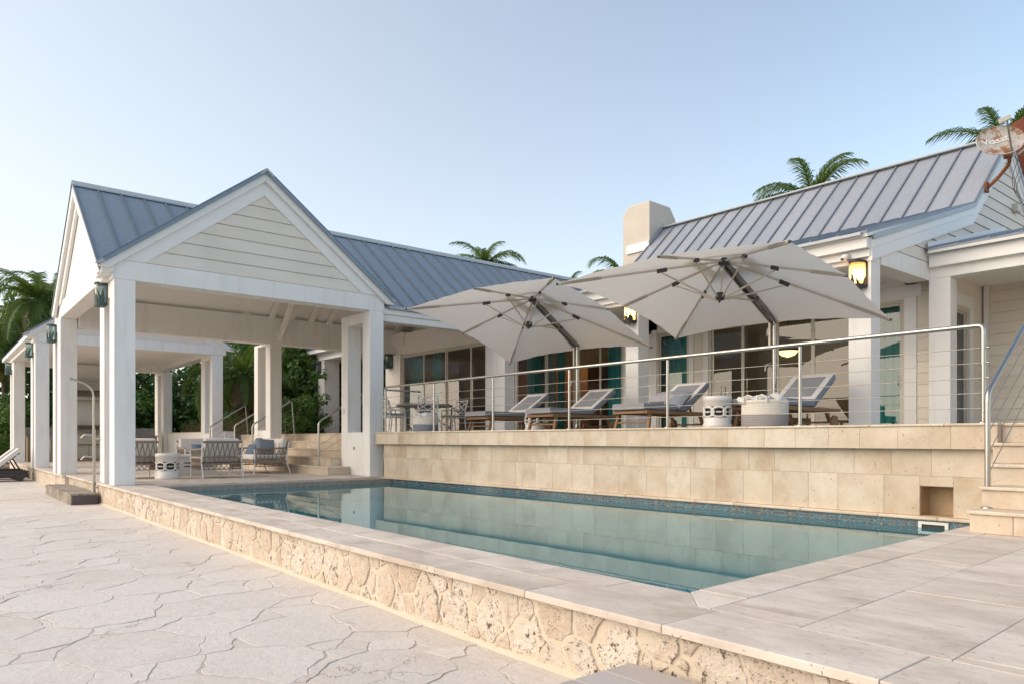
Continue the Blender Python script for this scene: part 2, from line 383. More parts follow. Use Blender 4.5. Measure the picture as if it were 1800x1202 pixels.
    def build(s, name, mats, parent=None, bevel=0, kind=None, org=None):
        if org is None: org = parent_org(parent)
        o = bpy.data.objects.new(name, s.mesh(name, mats, org)); COL.objects.link(o)
        if parent is not None: o.parent = parent
        else: o.location = org
        if bevel:
            b = o.modifiers.new('bevel', 'BEVEL'); b.width = bevel; b.segments = 2; b.limit_method = 'ANGLE'; b.angle_limit = R(40); b.harden_normals = False
        if kind: o['kind'] = kind
        return o
def parent_org(p):
    v = Vector((0, 0, 0))
    while p is not None: v += p.location; p = p.parent
    return v
def thing(name, label, cat, loc=(0, 0, 0), group=None, kind=None, rotz=0):
    o = bpy.data.objects.new(name, None); COL.objects.link(o); o.location = loc; o.rotation_euler[2] = rotz; o.empty_display_size = .2
    return tag(o, label, cat, group, kind)
def tag(o, label=None, cat=None, group=None, kind=None):
    if label: o['label'] = label
    if cat: o['category'] = cat
    if group: o['group'] = group
    if kind: o['kind'] = kind
    return o
def struct(o, label=None):
    o['kind'] = 'structure'
    if label: o['label'] = label
    return o
def copy_tree(o, loc=None, rotz=None, label=None, parent=None):
    c = o.copy(); COL.objects.link(c)
    if parent is not None: c.parent = parent
    if loc is not None: c.location = loc
    if rotz is not None: c.rotation_euler[2] = rotz
    if label: c['label'] = label
    for ch in list(o.children): copy_tree(ch, parent=c)
    return c
def tile(mb, x0, x1, y0, y1, z0, z1, ch=.004, ax='z'):
    # chamfered slab; the face looking along +z (or -y for 'y', +x for 'x') carries the chamfer
    P = [(x0, y0, z0), (x1, y0, z0), (x1, y1, z0), (x0, y1, z0), (x0, y0, z1 - ch), (x1, y0, z1 - ch), (x1, y1, z1 - ch), (x0, y1, z1 - ch),
         (x0 + ch, y0 + ch, z1), (x1 - ch, y0 + ch, z1), (x1 - ch, y1 - ch, z1), (x0 + ch, y1 - ch, z1)]
    F = [(3, 2, 1, 0), (8, 9, 10, 11)] + [(i, (i + 1) % 4, (i + 1) % 4 + 4, i + 4) for i in range(4)] + [(i + 4, (i + 1) % 4 + 4, (i + 1) % 4 + 8, i + 8) for i in range(4)]
    if ax == 'y': P = [(a, -c, b) for a, b, c in P]      # (x, z, -y)
    mb.add(P, F); return mb

# power-diagram cells for irregular stones
def cells(seeds, bound, gap):
    out = []
    for i, (x, y, r) in enumerate(seeds):
        poly = [Vector(p) for p in bound]
        nb = sorted(((sx - x) ** 2 + (sy - y) ** 2, sx, sy, sr) for j, (sx, sy, sr) in enumerate(seeds) if j != i and abs(sx - x) < 2.2 and abs(sy - y) < 2.2)[:26]
        for d2, sx, sy, sr in nb:
            d = math.sqrt(d2)
            if d < 1e-5: poly = []; break
            n = Vector((sx - x, sy - y)) / d
            t = (d2 + r * r - sr * sr) / (2 * d) - gap / 2
            o = Vector((x, y)) + n * t; q = []
            for k in range(len(poly)):
                a, b = poly[k], poly[(k + 1) % len(poly)]
                da, db = (a - o).dot(n), (b - o).dot(n)
                if da <= 0: q.append(a)
                if da * db < 0: q.append(a + (b - a) * (da / (da - db)))
            poly = q
            if len(poly) < 3: break
        if len(poly) >= 3: out.append(poly)
    return out
def ragged(poly, step, amp, f, seed):
    q = []
    n = len(poly)
    for k in range(n):
        a, b = poly[k], poly[(k + 1) % n]; m = max(1, int((b - a).length / step))
        for j in range(m):
            p = a + (b - a) * (j / m)
            v = noise.noise_vector(Vector((p.x * f, p.y * f, seed))) * amp + noise.noise_vector(Vector((p.x * f * 3.3, p.y * f * 3.3, seed + 5))) * amp * .45
            q.append(p + Vector((v.x, v.y)))
    return q
def area(p): return .5 * sum(p[i].x * p[(i + 1) % len(p)].y - p[(i + 1) % len(p)].x * p[i].y for i in range(len(p)))
def vinset(poly, fd):
    n = len(poly); q = []
    for k in range(n):
        e = (poly[(k + 1) % n] - poly[k - 1]); nn = Vector((-e.y, e.x))
        q.append(poly[k] + (nn.normalized() * fd(poly[k]) if nn.length > 1e-6 else Vector((0, 0))))
    return q
def inset(poly, d):
    n = len(poly); c = sum(poly, Vector((0, 0))) / n; q = []
    for k in range(n):
        e = (poly[(k + 1) % n] - poly[k - 1]); nn = Vector((-e.y, e.x))
        nn = nn.normalized() if nn.length > 1e-6 else (c - poly[k]).normalized()
        q.append(poly[k] + nn * d)
    return q

# ------------------------------------------------------------------ flat stone pieces
def clip2(poly, o, n):
    q = []
    for k in range(len(poly)):
        a, b = poly[k], poly[(k + 1) % len(poly)]; da, db = (a - o).dot(n), (b - o).dot(n)
        if da <= 0: q.append(a)
        if da * db < 0: q.append(a + (b - a) * (da / (da - db)))
    return q
def slab(mb, poly, z0, z1, ch=.005, f=None):
    # polygon slab with a chamfered top; f lifts the 2-D polygon into the scene
    if area(poly) < 0: poly = poly[::-1]
    f = f or (lambda p, z: (p.x, p.y, z)); n = len(poly); t = inset(poly, ch)
    P = [f(p, z0) for p in poly] + [f(p, z1 - ch) for p in poly] + [f(p, z1) for p in t]
    F = [list(range(2 * n, 3 * n))] + [(i, (i + 1) % n, (i + 1) % n + n, i + n) for i in range(n)] + [(i + n, (i + 1) % n + n, (i + 1) % n + 2 * n, i + 2 * n) for i in range(n)]
    mb.add(P, F); return mb
def rect(x0, x1, y0, y1): return [Vector((x0, y0)), Vector((x1, y0)), Vector((x1, y1)), Vector((x0, y1))]
def V2(p): return Vector((p[0], p[1]))
def pieces_sorted(mbs):
    return sorted(mbs, key=lambda m: (sum((v.length for v in m.v)) / len(m.v)) / math.sqrt(max(1e-6, m.a)))
def emit(mbs, name, mat, parent, lim=300):
    ms = pieces_sorted(mbs)
    for m in ms[:lim]: m.build(name, mat, parent)
    if len(ms) > lim:
        r = MB()
        for m in ms[lim:]:
            b = len(r.v); r.v += m.v; r.f += [[b + i for i in f] for f in m.f]; r.mi += m.mi; r.sm += m.sm
        r.build('distant_' + name, mat, parent, kind='stuff')

# ------------------------------------------------------------------ ground and patio
g = MB(); g.quad((-400, -400, Z0 - .12), (400, -400, Z0 - .12), (400, 400, Z0 - .12), (-400, 400, Z0 - .12))
struct(g.build('ground', 'soil'))
rs = random.Random(3)
PX0, PX1, PY0, PY1 = -36.0, 1.6, -1.6, 2.585
patio = struct(MB(M2).box(PX0, PX1, PY0, PY1, Z0 - .1, Z0 - .0042).build('patio', 'flag_joint'))
seeds = []
for k, (rr, tries) in enumerate(((.36, 700), (.28, 1200), (.2, 2000), (.13, 3000), (.075, 3000))):
    for _ in range(tries):
        x, y = rs.uniform(PX0 - .2, PX1 + .2), rs.uniform(PY0 - .2, PY1 + .1); r = rr * rs.uniform(.85, 1.15)
        if k == 4 and x < -12: continue
        if all((x - a) ** 2 * .8 + (y - b) ** 2 * 1.25 > (.86 * (r + c)) ** 2 for a, b, c in seeds): seeds.append((x, y, r))
mbs = []
for poly in cells(seeds, rect(PX0, PX1, PY0, PY1), .004):
    if abs(area(poly)) < .006: continue
    q = [p + V2(noise.noise_vector(Vector((p.x * 13, p.y * 13, 4)))) * .014 for p in ragged(poly, .028, .058, 2.6, 1.7)]; m = MB(M2); dz = rs.uniform(-.004, .004)
    q = vinset(q, lambda p: .0008 + .0095 * max(0, noise.noise(Vector((p.x * 1.9, p.y * 1.9, 8))) + .25 + .35 * noise.noise(Vector((p.x * 9, p.y * 9, 3)))))
    m.a = abs(area(q)); slab(m, q, Z0 - .03, Z0 + dz * .6, .0022); mbs.append(m)
emit(mbs, 'stone', 'flag', patio)

# ------------------------------------------------------------------ pool wall of coral stone
FL, BL, FR, BR = Vector((-13.96, 3.77)), Vector((-14.03, 8.50)), Vector((-2.31, 3.34)), Vector((-2.32, 8.50))
pw = thing('pool_wall', 'low cream coral stone wall in yellow mortar running along the patio below the pool coping', 'wall', M2((-8, 2.6, Z0)))
m = MB(M2); m.box(-19.7, 3.6, 2.603, 2.95, Z0 - .1, ZP - .036).box(-34, -19.702, 2.52, 2.95, Z0 - .1, ZP - .036); m.build('mortar_bed', 'mortar', pw)
m = MB(M2)   # rough mortar fillet along the foot of the wall
prev = None
for i in range(0, 189):
    x = -34 + i * .2; d = .030 + .022 * noise.noise(Vector((x * 1.3, 0, 4))); h = .018 + .01 * noise.noise(Vector((x * 2.1, 3, 1)))
    cur = [(x, 2.606, Z0 + h + .012), (x, 2.606 - d * .6, Z0 + h), (x, 2.606 - d - .02, Z0 - .012)]
    if prev:
        m.quad(prev[0], prev[1], cur[1], cur[0]); m.quad(prev[1], prev[2], cur[2], cur[1])
    prev = cur
m.build('mortar_fillet', 'mortar', pw)
seeds = []
for k, (rr, tries) in enumerate(((.15, 900), (.11, 2600), (.07, 3600), (.038, 4500))):
    for _ in range(tries):
        x, z = rs.uniform(-32.0, 1.2), rs.uniform(Z0, ZP - .03); r = rr * rs.uniform(.8, 1.15)
        if (k == 3 and x < -7) or (k == 2 and x < -16): continue
        if all((x - a) ** 2 * 1.3 + (z - b) ** 2 * .75 > (.86 * (r + c)) ** 2 for a, b, c in seeds if abs(x - a) < .4): seeds.append((x, z, r))
mbs = []
for poly in cells(seeds, rect(-32.2, 1.4, Z0 + .012, ZP - .047), .004):
    if abs(area(poly)) < .0007: continue
    q = [p + V2(noise.noise_vector(Vector((p.x * 34, p.y * 34, 4)))) * .006 for p in ragged(poly, .012, .019, 8.0, 6.1)]; deep = rs.random()
    q = vinset(q, lambda p: .002 + .012 * max(0, noise.noise(Vector((p.x * 5, p.y * 5, 2))) + .15) + (.010 if deep < .3 else 0) + .004 * noise.noise(Vector((p.x * 40, p.y * 40, 9))))
    if area(q) < .0005: continue
    n = len(q); c = sum(q, Vector((0, 0))) / n
    yo = -.083 if c.x < -19.75 else 0
    m = MB(lambda v: M2((v[0], v[1] + yo, v[2]))); m.a = abs(area(q)); pr = rs.uniform(.002, .0095); tx_, tz_ = rs.uniform(-.05, .05), rs.uniform(-.05, .05)
    def hh(p, k): return pr * k + (p.x - c.x) * tx_ + (p.y - c.y) * tz_ + .006 * noise.noise(Vector((p.x * 22, p.y * 22, 1))) * k
    P = [(p.x, 2.607, p.y) for p in q]; F = []
    rings = (.94, .66, .33)
    for k in rings:
        for p in q:
            r_ = c + (p - c) * k; P.append((r_.x, min(2.604, 2.602 - hh(r_, 1 if k < .9 else .75)), r_.y))
    P.append((c.x, 2.602 - hh(c, 1), c.y))
    for k in range(3):
        for i in range(n): F.append((k * n + i, k * n + (i + 1) % n, (k + 1) * n + (i + 1) % n, (k + 1) * n + i))
    for i in range(n): F.append((3 * n + i, 3 * n + (i + 1) % n, 4 * n))
    m.add(P, F); mbs.append(m)
emit(mbs, 'stone', 'coral', pw)

# coping and deck tiles ---------------------------------------------------------------
def tiles_row(par, y0, y1, x0, x1, lens, gap, f, name, mat, z0, z1, ch=.005, bev=0, clips=(), flip=False, r=None):
    x = x0; r = r or rs
    while x < x1 - .02:
        L = min(r.choice(lens), x1 - x)
        if x1 - x - L < .16: L = x1 - x
        a = rect(x + gap / 2, x + L - gap / 2, y0 + gap / 2, y1 - gap / 2)
        if flip: a = [Vector((p.y, p.x)) for p in a][::-1]
        a = [V2(f((p.x, p.y, 0))) for p in a]
        for o, n in clips: a = clip2(a, o, n) if a else a
        if len(a) > 2 and abs(area(a)) > .004:
            m = MB(); dz = r.uniform(-.0015, .0015); slab(m, a, z0, z1 + dz, ch); m.build(name, mat, par, bevel=bev)
        x += L
def halfplane(a, b):            # keeps the left side of a->b
    d = (b - a).normalized(); return a, Vector((d.y, -d.x))
deck = struct(MB(M2).box(-34.2, -14.02, 2.62, 9.2, ZP - .35, ZP - .030).build('pool_deck', 'grout_deck'))
rc = random.Random(11)
NOSE = halfplane(V2(M2((-40, 2.552, 0))), V2(M2((5, 2.552, 0))))
tiles_row(deck, 2.47, 2.892, -34.2, -19.7, [.91, 1.2], .004, M2, 'coping_slab', 'trav_deck', ZP - .036, ZP, .004, .011, r=rc)
tiles_row(deck, 2.552, 2.892, -19.7, -3.03, [.61, .91, .91, 1.2], .004, M2, 'coping_slab', 'trav_deck', ZP - .036, ZP, .004, .011, r=rc)
tiles_row(deck, 2.552, 2.99, -3.03, 3.6, [.95, 1.05, .8], .004, M2, 'coping_slab', 'trav_deck', ZP - .036, ZP, .004, .011, r=rc)
CORN = halfplane(V2(M2((-2.12, 2.89, 0))), FR)
tiles_row(deck, 2.894, 3.225, -14.10, -2.2, [.61, .61, .91], .004, M2, 'coping_slab', 'trav_deck', ZP - .036, ZP, .004, .006, clips=[halfplane(V2(M2((-2.03, 2.80, 0))), V2(M2((-2.44, 3.247, 0))))], r=rc)
ERIGHT = halfplane(V2(M2((5, 2.993, 0))), V2(M2((-5, 2.993, 0)))); ERIGHT = (ERIGHT[0], -ERIGHT[1])
tiles_row(deck, -2.31, -2.012, 2.8, 8.44, [.61, .91, .76], .004, M1, 'coping_slab', 'trav_deck', ZP - .036, ZP, .004, .006, flip=True,
          clips=[halfplane(V2(M2((-2.44, 3.247, 0))), V2(M2((-2.03, 2.80, 0)))), (V2(M2((0, 2.993, 0))), V2(M2((0, -1, 0))))], r=rc)
clipf = [(V2(M2((0, 2.993, 0))), V2(M2((0, -1, 0))))]
x = -2.008; k = 0
for wd in (.46, .61, .41, .61, .46, .61, .41, .61, .46):
    tiles_row(deck, x, x + wd, 2.4 + rc.uniform(0, .3), 9.0, [.41, .61, .61, .82, .91], .004, M1, 'tile', 'trav_deck', ZP - .03, ZP, .003, flip=True, clips=clipf, r=rc)
    x += wd
m = MB(); m.add([(-2.28, 3.0, ZP - .031), (4, 2.7, ZP - .031), (4, 9.2, ZP - .031), (-2.28, 9.2, ZP - .031)], [(0, 1, 2, 3)])
m.build('deck_bed', 'grout_deck', deck)
# pavilion floor
pclip = [halfplane(FL + Vector((-.0, 0)), BL)]
y = 2.894
for i in range(11):
    wd = .56
    tiles_row(deck, y, y + wd, -24.0 + rc.uniform(-.4, 0), -13.5, [.61, .91, .91, 1.2], .006, M2, 'tile', 'trav_deck', ZP - .03, ZP, .003, clips=pclip, r=rc)
    y += wd
m = MB(M2); m.box(-34.1, -24.0, 2.896, 9.1, ZP - .03, ZP - .002); m.build('kitchen_floor', 'trav_deck', deck)

# ------------------------------------------------------------------ swimming pool
pool = thing('swimming_pool', 'long rectangular swimming pool with a blue mosaic waterline band', 'pool', (-8, 6, ZP - 1.5))
m = MB(); zb = -2.45; c = [FL, FR, BR, BL]; ofs = .012
for i in range(4):
    a, b = c[i], c[(i + 1) % 4]
    m.quad((b.x, b.y, ZP - .037), (a.x, a.y, ZP - .037), (a.x, a.y, zb), (b.x, b.y, zb))
m.add([(p.x, p.y, zb) for p in c], [(0, 1, 2, 3)])
m.build('basin', 'plaster', pool)
def mosaic(a, b, name):
    d = (b - a); L = d.length; d /= L; n = Vector((-d.y, d.x)); m = MB(); gq = MB()
    z1 = ZP - .046; t = .0305; rows = 7
    gq.quad((a.x + n.x * .002, a.y + n.y * .002, z1 - rows * t), (b.x + n.x * .002, b.y + n.y * .002, z1 - rows * t), (b.x + n.x * .002, b.y + n.y * .002, ZP - .037), (a.x + n.x * .002, a.y + n.y * .002, ZP - .037))
    gq.build('grout_band', 'mosaic_grout', pool)
    for r_ in range(rows):
        u = .004 + (t / 2 if r_ % 2 else 0)
        while u < L - t:
            p = a + d * u; q = a + d * (u + t - .005); zt = z1 - r_ * t; zz = zt - t + .005; o = n * .007; s = .002
            P = [(p.x, p.y, zz), (q.x, q.y, zz), (q.x, q.y, zt), (p.x, p.y, zt)]
            p2, q2 = p + o, q + o
            P += [(p2.x + d.x * s, p2.y + d.y * s, zz + s), (q2.x - d.x * s, q2.y - d.y * s, zz + s), (q2.x - d.x * s, q2.y - d.y * s, zt - s), (p2.x + d.x * s, p2.y + d.y * s, zt - s)]
            m.add(P, [(4, 5, 6, 7), (0, 1, 5, 4), (1, 2, 6, 5), (2, 3, 7, 6), (3, 0, 4, 7)])
            u += t
    m.build('mosaic_band', 'mosaic', pool, kind='stuff')
SKX0, SKX1 = -2.955, -2.66
mosaic(BR, BL, 'back'); mosaic(BL, FL, 'left')
for a, b in ((FL, FR), (FR, BR)):
    d = (b - a).normalized(); n = Vector((-d.y, d.x)) * .004; m = MB()
    m.quad((a.x + n.x, a.y + n.y, ZP - .25), (b.x + n.x, b.y + n.y, ZP - .25), (b.x + n.x, b.y + n.y, ZP - .04), (a.x + n.x, a.y + n.y, ZP - .04))
    m.build('tile_band', 'mosaic_grout', pool)
sk = MB(); zt, zb2 = ZP - .052, ZP - .175
for bx in ((SKX0, SKX1, zt - .03, zt), (SKX0, SKX1, zb2, zb2 + .028), (SKX0, SKX0 + .035, zb2 + .028, zt - .03), (SKX1 - .035, SKX1, zb2 + .028, zt - .03)):
    sk.box(bx[0], bx[1], 8.478, 8.499, bx[2], bx[3])
sk = sk.build('skimmer_frame', 'plastic_white', pool)
MB().box(SKX0 + .035, SKX1 - .035, 8.490, 8.497, zb2 + .028, zt - .03).build('skimmer_mouth', 'opening_shade', sk)  # flat dark plate painting the shade of the skimmer opening
m = MB(); m.add([(p.x, p.y, ZW) for p in c], [(0, 1, 2, 3)]); struct(m.build('water', 'water'))

# ------------------------------------------------------------------ terrace, its travertine wall and steps
TX0, TX1 = -14.22, -2.2
ter = struct(MB().box(-13.95, TX1 + .01, 8.56, 20, ZT - .25, ZT - .022).build('terrace', 'concrete_grey'))
MB(M2).box(-36, -14.25, 8.45, 22, ZT - .5, ZT - .006).build('upper_terrace', 'trav_deck', ter)
tw = thing('terrace_wall', 'honey travertine clad terrace wall with a projecting coping above the pool', 'wall', (-8, 8.55, ZP))
NX0, NX1, NZ0, NZ1 = -2.956, -2.629, ZP + .001, -.503
m = MB(); m.box(-14.04, NX0, 8.545, 8.9, ZP - .04, ZT - .03).box(NX1, TX1 - .02, 8.545, 8.9, ZP - .04, ZT - .03).box(NX0, NX1, 8.545, 8.9, NZ1, ZT - .03)
m.build('core', 'grout_warm', tw)
m = MB(); m.box(NX0, NX1, 8.80, 8.82, ZP, NZ1).box(NX0, NX0 + .004, 8.546, 8.80, ZP, NZ1).box(NX1 - .004, NX1, 8.546, 8.80, ZP, NZ1).box(NX0, NX1, 8.546, 8.8, NZ1 - .005, NZ1 - .001).box(NX0, NX1, 8.546, 8.8, ZP - .03, ZP + .004)
m.build('niche', 'niche_stone', tw)
rw = random.Random(21)
def wtile(x0, x1, z0, z1, yb, yf, mat, nm, g=.0009, par=tw):
    m = MB(); tile(m, x0 + g, x1 - g, z0 + g, z1 - g, -yb, -(yf - rw.uniform(0, .0015)), .0016, 'y'); m.build(nm, mat, par)
for (z0, z1, yb, yf, st, mat) in ((-.10, ZT - .028, 8.56, 8.42, TX0, 'trav_wall'), (-.395, -.102, 8.548, 8.53, -14.04, 'trav_wall'), (ZP + .002, -.395, 8.548, 8.53, -14.04, 'trav_wall')):
    x = st
    end = TX1 if yf < 8.5 else TX1 - .02
    while x < end - .02:
        L = min(rw.choice([.41, .41, .47, .52, .36]), end - x)
        if end - x - L < .15: L = end - x
        if z0 < -.8 and x < NX1 and x + L > NX0:
            if x < NX0 - .03: wtile(x, NX0, z0, z1, yb, yf, mat, 'wall_tile')
            wtile(max(x, NX0 - .0), max(x + L, NX1), NZ1, z1, yb, yf, mat, 'wall_tile')
            if x + L > NX1 + .03: wtile(NX1, x + L, z0, NZ1, yb, yf, mat, 'wall_tile')
            else: x = NX1; continue
        else: wtile(x, x + L, z0, z1, yb, yf, mat, 'wall_tile' if yf > 8.5 else 'coping_tile')
        x += L
x = TX0 - .01                      # rounded cap stones along the terrace edge
while x < TX1:
    L = min(rw.choice([.61, .91, .76]), TX1 + .012 - x)
    if L < .1: break
    MB().box(x + .001, x + L - .001, 8.404, 8.80, ZT - .027, ZT).build('cap_stone', 'trav_cope', tw, bevel=.009); x += L
x = -14.03                         # ledge stones above the mosaic
while x < -2.14:
    L = min(rw.choice([.61, .91, .61]), -2.13 - x)
    if L < .05: break
    MB().box(x + .001, x + L - .001, 8.462, 8.546, ZP - .036, ZP).build('ledge_stone', 'trav_cope', tw, bevel=.010); x += L
y = 8.42                           # east return of the coping
for wd in (.20, .14, .22, .30, .41, .41, .41):
    MB().box(TX1 - .03, TX1 + .001, y + .002, y + wd - .002, -.10, ZT - .03).build('coping_tile', 'trav_wall', tw, bevel=.003); y += wd
MB().box(TX1 - .4, TX1 + .012, 8.802, 12.3, ZT - .027, ZT).build('cap_stone', 'trav_cope', tw, bevel=.009)
st = thing('stone_steps', 'cream travertine steps climbing from the pool deck to the terrace at the right edge', 'steps', (-1, 7.4, ZP))
for i in range(5):
    y0 = 7.33 + .305 * i; z1 = ZP + .2 * (i + 1); z0 = ZP + .2 * i; xl = -2.13 if i == 0 else -2.12 if i < 3 else -2.196
    s = MB().box(xl, 2.6, y0 + .014, y0 + 1.2 if i < 4 else 12.3, z0 - .03 if i else z0 - .03, z1 - .034).build('step', 'grout_warm', st)
    x = xl
    while x < 2.55:
        L = min(rw.choice([.45, .33, .61, .41]), 2.6 - x)
        m = MB(); tile(m, x + .002, x + L - .002, z0 + .001, z1 - .035, -(y0 + .015), -y0, .003, 'y'); m.build('riser_tile', 'trav_wall', s); x += L
    x = xl - .02
    while x < 2.55:
        L = min(rw.choice([.76, .91, 1.1]), 2.6 - x); 
        MB().box(x + .001, x + L - .001, y0 - .025, y0 + .42, z1 - .0335, z1).build('tread', 'trav_cope', s, bevel=.011); x += L

# ------------------------------------------------------------------ building helpers
def roof(par, A, B, C, D, n, pmat, smat, f=M1, th=.03, name='roof', ribw=.03, ribh=.035, under=None):
    # A-B eave, D-C ridge (A under D); deck sheet, one metal pan per bay and a standing seam between bays
    A, B, C, D = (Vector(p) for p in (A, B, C, D)); nr = (B - A).cross(D - A).normalized()
    if nr.z < 0: nr = -nr
    m = MB(f); m.prism([A - nr * th * 1.1, B - nr * th * 1.1, C - nr * th * 1.1, D - nr * th * 1.1], -nr * .05); deck_ = m.build(name, under or 'white_trim', par)
    for i in range(n):
        a, b = A.lerp(B, (i + .002) / n), A.lerp(B, (i + .998) / n); d, c = D.lerp(C, (i + .002) / n), D.lerp(C, (i + .998) / n)
        MB(f).prism([a, b, c, d], -nr * th).build('roof_panel', pmat, deck_)
    for i in range(n + 1):
        a, d = A.lerp(B, i / n), D.lerp(C, i / n); t = (B - A).normalized() * ribw / 2
        MB(f).prism([a - t + nr * .001, a + t + nr * .001, d + t + nr * .001, d - t + nr * .001], nr * ribh).build('roof_seam', smat, deck_)
    return deck_
def pier(par, x0, x1, a, b, y0, y1, z0, z1, s0, s1, f=M2, name='pier'):
    # twin posts x0..a and b..x1 with a slot between them from s0 to s1
    m = MB(f)
    m.prism([(x0, y0, z0), (x0, y0, z1), (a, y0, z1), (a, y0, z0)], (0, y1 - y0, 0)); m.prism([(b, y0, z0), (b, y0, z1), (x1, y0, z1), (x1, y0, z0)], (0, y1 - y0, 0))
    if s0 > z0 + .01: m.box(a + .0006, b - .0006, y0 + .0006, y1 - .0006, z0, s0)
    if s1 < z1 - .01: m.box(a + .0006, b - .0006, y0 + .0006, y1 - .0006, s1, z1)
    return m.build(name, 'white', par, bevel=.008)
def boards(par, poly_at, z0, z1, h, mk, mat='siding', name='siding_board'):
    z = z0
    while z < z1 - .02:
        q = poly_at(z + .006, min(z + h, z1) - .001)
        if q: mk(q).build(name, mat, par)
        z += h
def gable_x(par, x, ya, za, yp, zp, yb, zb, beam_z0, beam_z1, f, rake=.20, trim=.2, h=.245, face=1, y_in=None, metal='edge_metal'):
    # gable wall in the plane x = const, outline (ya,za)-(yp,zp)-(yb,zb); siding, inner trim, fascia, metal edge, tie beam
    s1 = (zp - za) / (yp - ya); s2 = (zp - zb) / (yb - yp); k1 = math.hypot(1, s1); k2 = math.hypot(1, s2)
    def edge(d):        # rake line lowered by the perpendicular distance d
        return lambda z: ((z + d * k1 - za) / s1 + ya, yb - (z + d * k2 - zb) / s2)
    e = edge(rake + trim)
    ztop = zp - (rake + trim) * (k1 + k2) / 2
    def pa(z0, z1):
        l0, r0 = e(z0); l1, r1 = e(z1)
        if r0 - l0 < .04: return None
        if r1 < l1: return [(l0, z0), (r0, z0), ((l0 + r0) / 2, ztop)]
        return [(l0, z0), (r0, z0), (r1, z1), (l1, z1)]
    def mk(q):
        m = MB(f); fx = face * .016
        m.prism([(x - face * .05 + (fx if i < 2 else 0), y, z) for i, (y, z) in enumerate(q)], (face * .018, 0, 0)); return m
    MB(f).prism([(x - face * .09, e(beam_z1)[0] - .3, beam_z1 - .05), (x - face * .09, e(beam_z1)[1] + .3, beam_z1 - .05), (x - face * .09, yp, ztop + .1)], (face * .03, 0, 0)).build('gable_core', 'siding', par)
    boards(par, pa, beam_z1, ztop, h, mk)
    def strip(d0, d1, x0, x1, nm, mat, zlo):
        for sd in (0, 1):
            k = (k1, k2)[sd]; lo = edge(d0), edge(d1)
            p = [(x0, yp, zp - d0 * (k1 + k2) / 2), (x0, yp, zp - d1 * (k1 + k2) / 2), (x0, lo[1](zlo)[sd], zlo), (x0, lo[0](zlo)[sd], zlo)]
            MB(f).prism(p, (x1 - x0, 0, 0)).build(nm, mat, par, bevel=.004)
    strip(rake - .002, rake + trim, x - face * .04, x, 'gable_trim', 'white_trim', beam_z1 + .0)
    return strip
# ------------------------------------------------------------------ main pavilion and the long wing behind it
pav = thing('pool_pavilion', 'tall white pavilion with a clapboard gable at the far end of the pool', 'pavilion', M2((-17.7, 5.3, ZP)))
RX, RZ = -17.68, 5.40; EX, EZ = -14.68, 3.07; WX, WZ = -20.95, 3.05; YF = 2.40; YB = 17.6
pier(pav, -15.97, -14.60, -15.54, -15.02, 2.63, 2.98, ZP, 2.90, ZP, 2.62)
pier(pav, -21.47, -20.17, -21.05, -20.65, 2.49, 2.84, ZP, 2.90, ZP, 2.62)
pier(pav, -16.03, -14.60, -15.70, -14.95, 7.75, 8.10, ZP, 2.90, ZT, 2.66)
pier(pav, -21.40, -20.11, -21.10, -20.47, 7.55, 7.88, ZP, 2.75, ZT + .1, 2.68)
for (x0, x1, y0, y1, z0, z1) in ((-14.97, -14.60, 2.63, 8.12, 2.902, 3.25), (-20.50, -20.10, 2.86, 12.2, 2.70, 3.45), (-14.99, -14.69, 8.122, 12.6, 2.71, 3.0), (-21.2, -14.98, 2.50, 2.83, 2.90, 3.28),
                                 (-20.08, -15.0, 12.05, 12.3, 2.66, 3.3)):
    MB(M2).box(x0, x1, y0, y1, z0, z1).build('beam', 'white', pav, bevel=.008)
m = MB(M2); m.prism([(-20.5, 12.2, 3.3), (-14.9, 12.2, 3.3), (RX, 12.2, RZ - .1)], (0, .1, 0)); m.build('inner_gable', 'ceiling_paint', pav)
roof(pav, (EX, YF, EZ), (EX, YB, EZ), (RX, YB, RZ), (RX, YF, RZ), 34, 'roof_blue', 'seam_metal', M2, under='ceiling_paint')
roof(pav, (WX, YB, WZ), (WX, YF, WZ), (RX, YF, RZ), (RX, YB, RZ), 34, 'roof_blue', 'seam_metal', M2, under='ceiling_paint')
MB(M2).prism([(RX - .13, YF - .02, RZ - .075), (RX, YF - .02, RZ + .045), (RX + .13, YF - .02, RZ - .075), (RX + .13, YF - .02, RZ - .05), (RX, YF - .02, RZ + .07), (RX - .13, YF - .02, RZ - .05)], (0, YB - YF + .04, 0)).build('ridge_cap', 'edge_metal', pav)
m = MB(M2).box(EX - .02, EX + .10, 8.25, YB, EZ - .085, EZ - .012); m.build('gutter', 'edge_metal', pav, bevel=.01)
MB(M2).box(EX - .04, EX + .035, 8.13, YB, EZ - .20, EZ - .087).build('fascia', 'white_trim', pav, bevel=.004)
for i in range(17):                                      # exposed rafters
    y = 2.95 + i * .58
    for ex, ez in ((EX - .02, EZ),) + (((WX + .05, WZ),) if y > 7.2 else ()):
        a = Vector((ex, y, ez - .17)); b = Vector((RX, y, RZ - .17)); MB(M2).bar(a, b, .06, .15, up=(0, 1, 0)).build('rafter', 'ceiling_paint', pav)
for (a, b) in (((-20.2, 7.62, 2.8), (-20.2, 6.6, 3.75)), ((-20.2, 7.82, 2.8), (-19.1, 7.82, 3.85)), ((-15.0, 7.92, 2.9), (-15.0, 6.9, 3.7))):
    MB(M2).bar(a, b, .10, .14).build('brace', 'ceiling_paint', pav, bevel=.006)
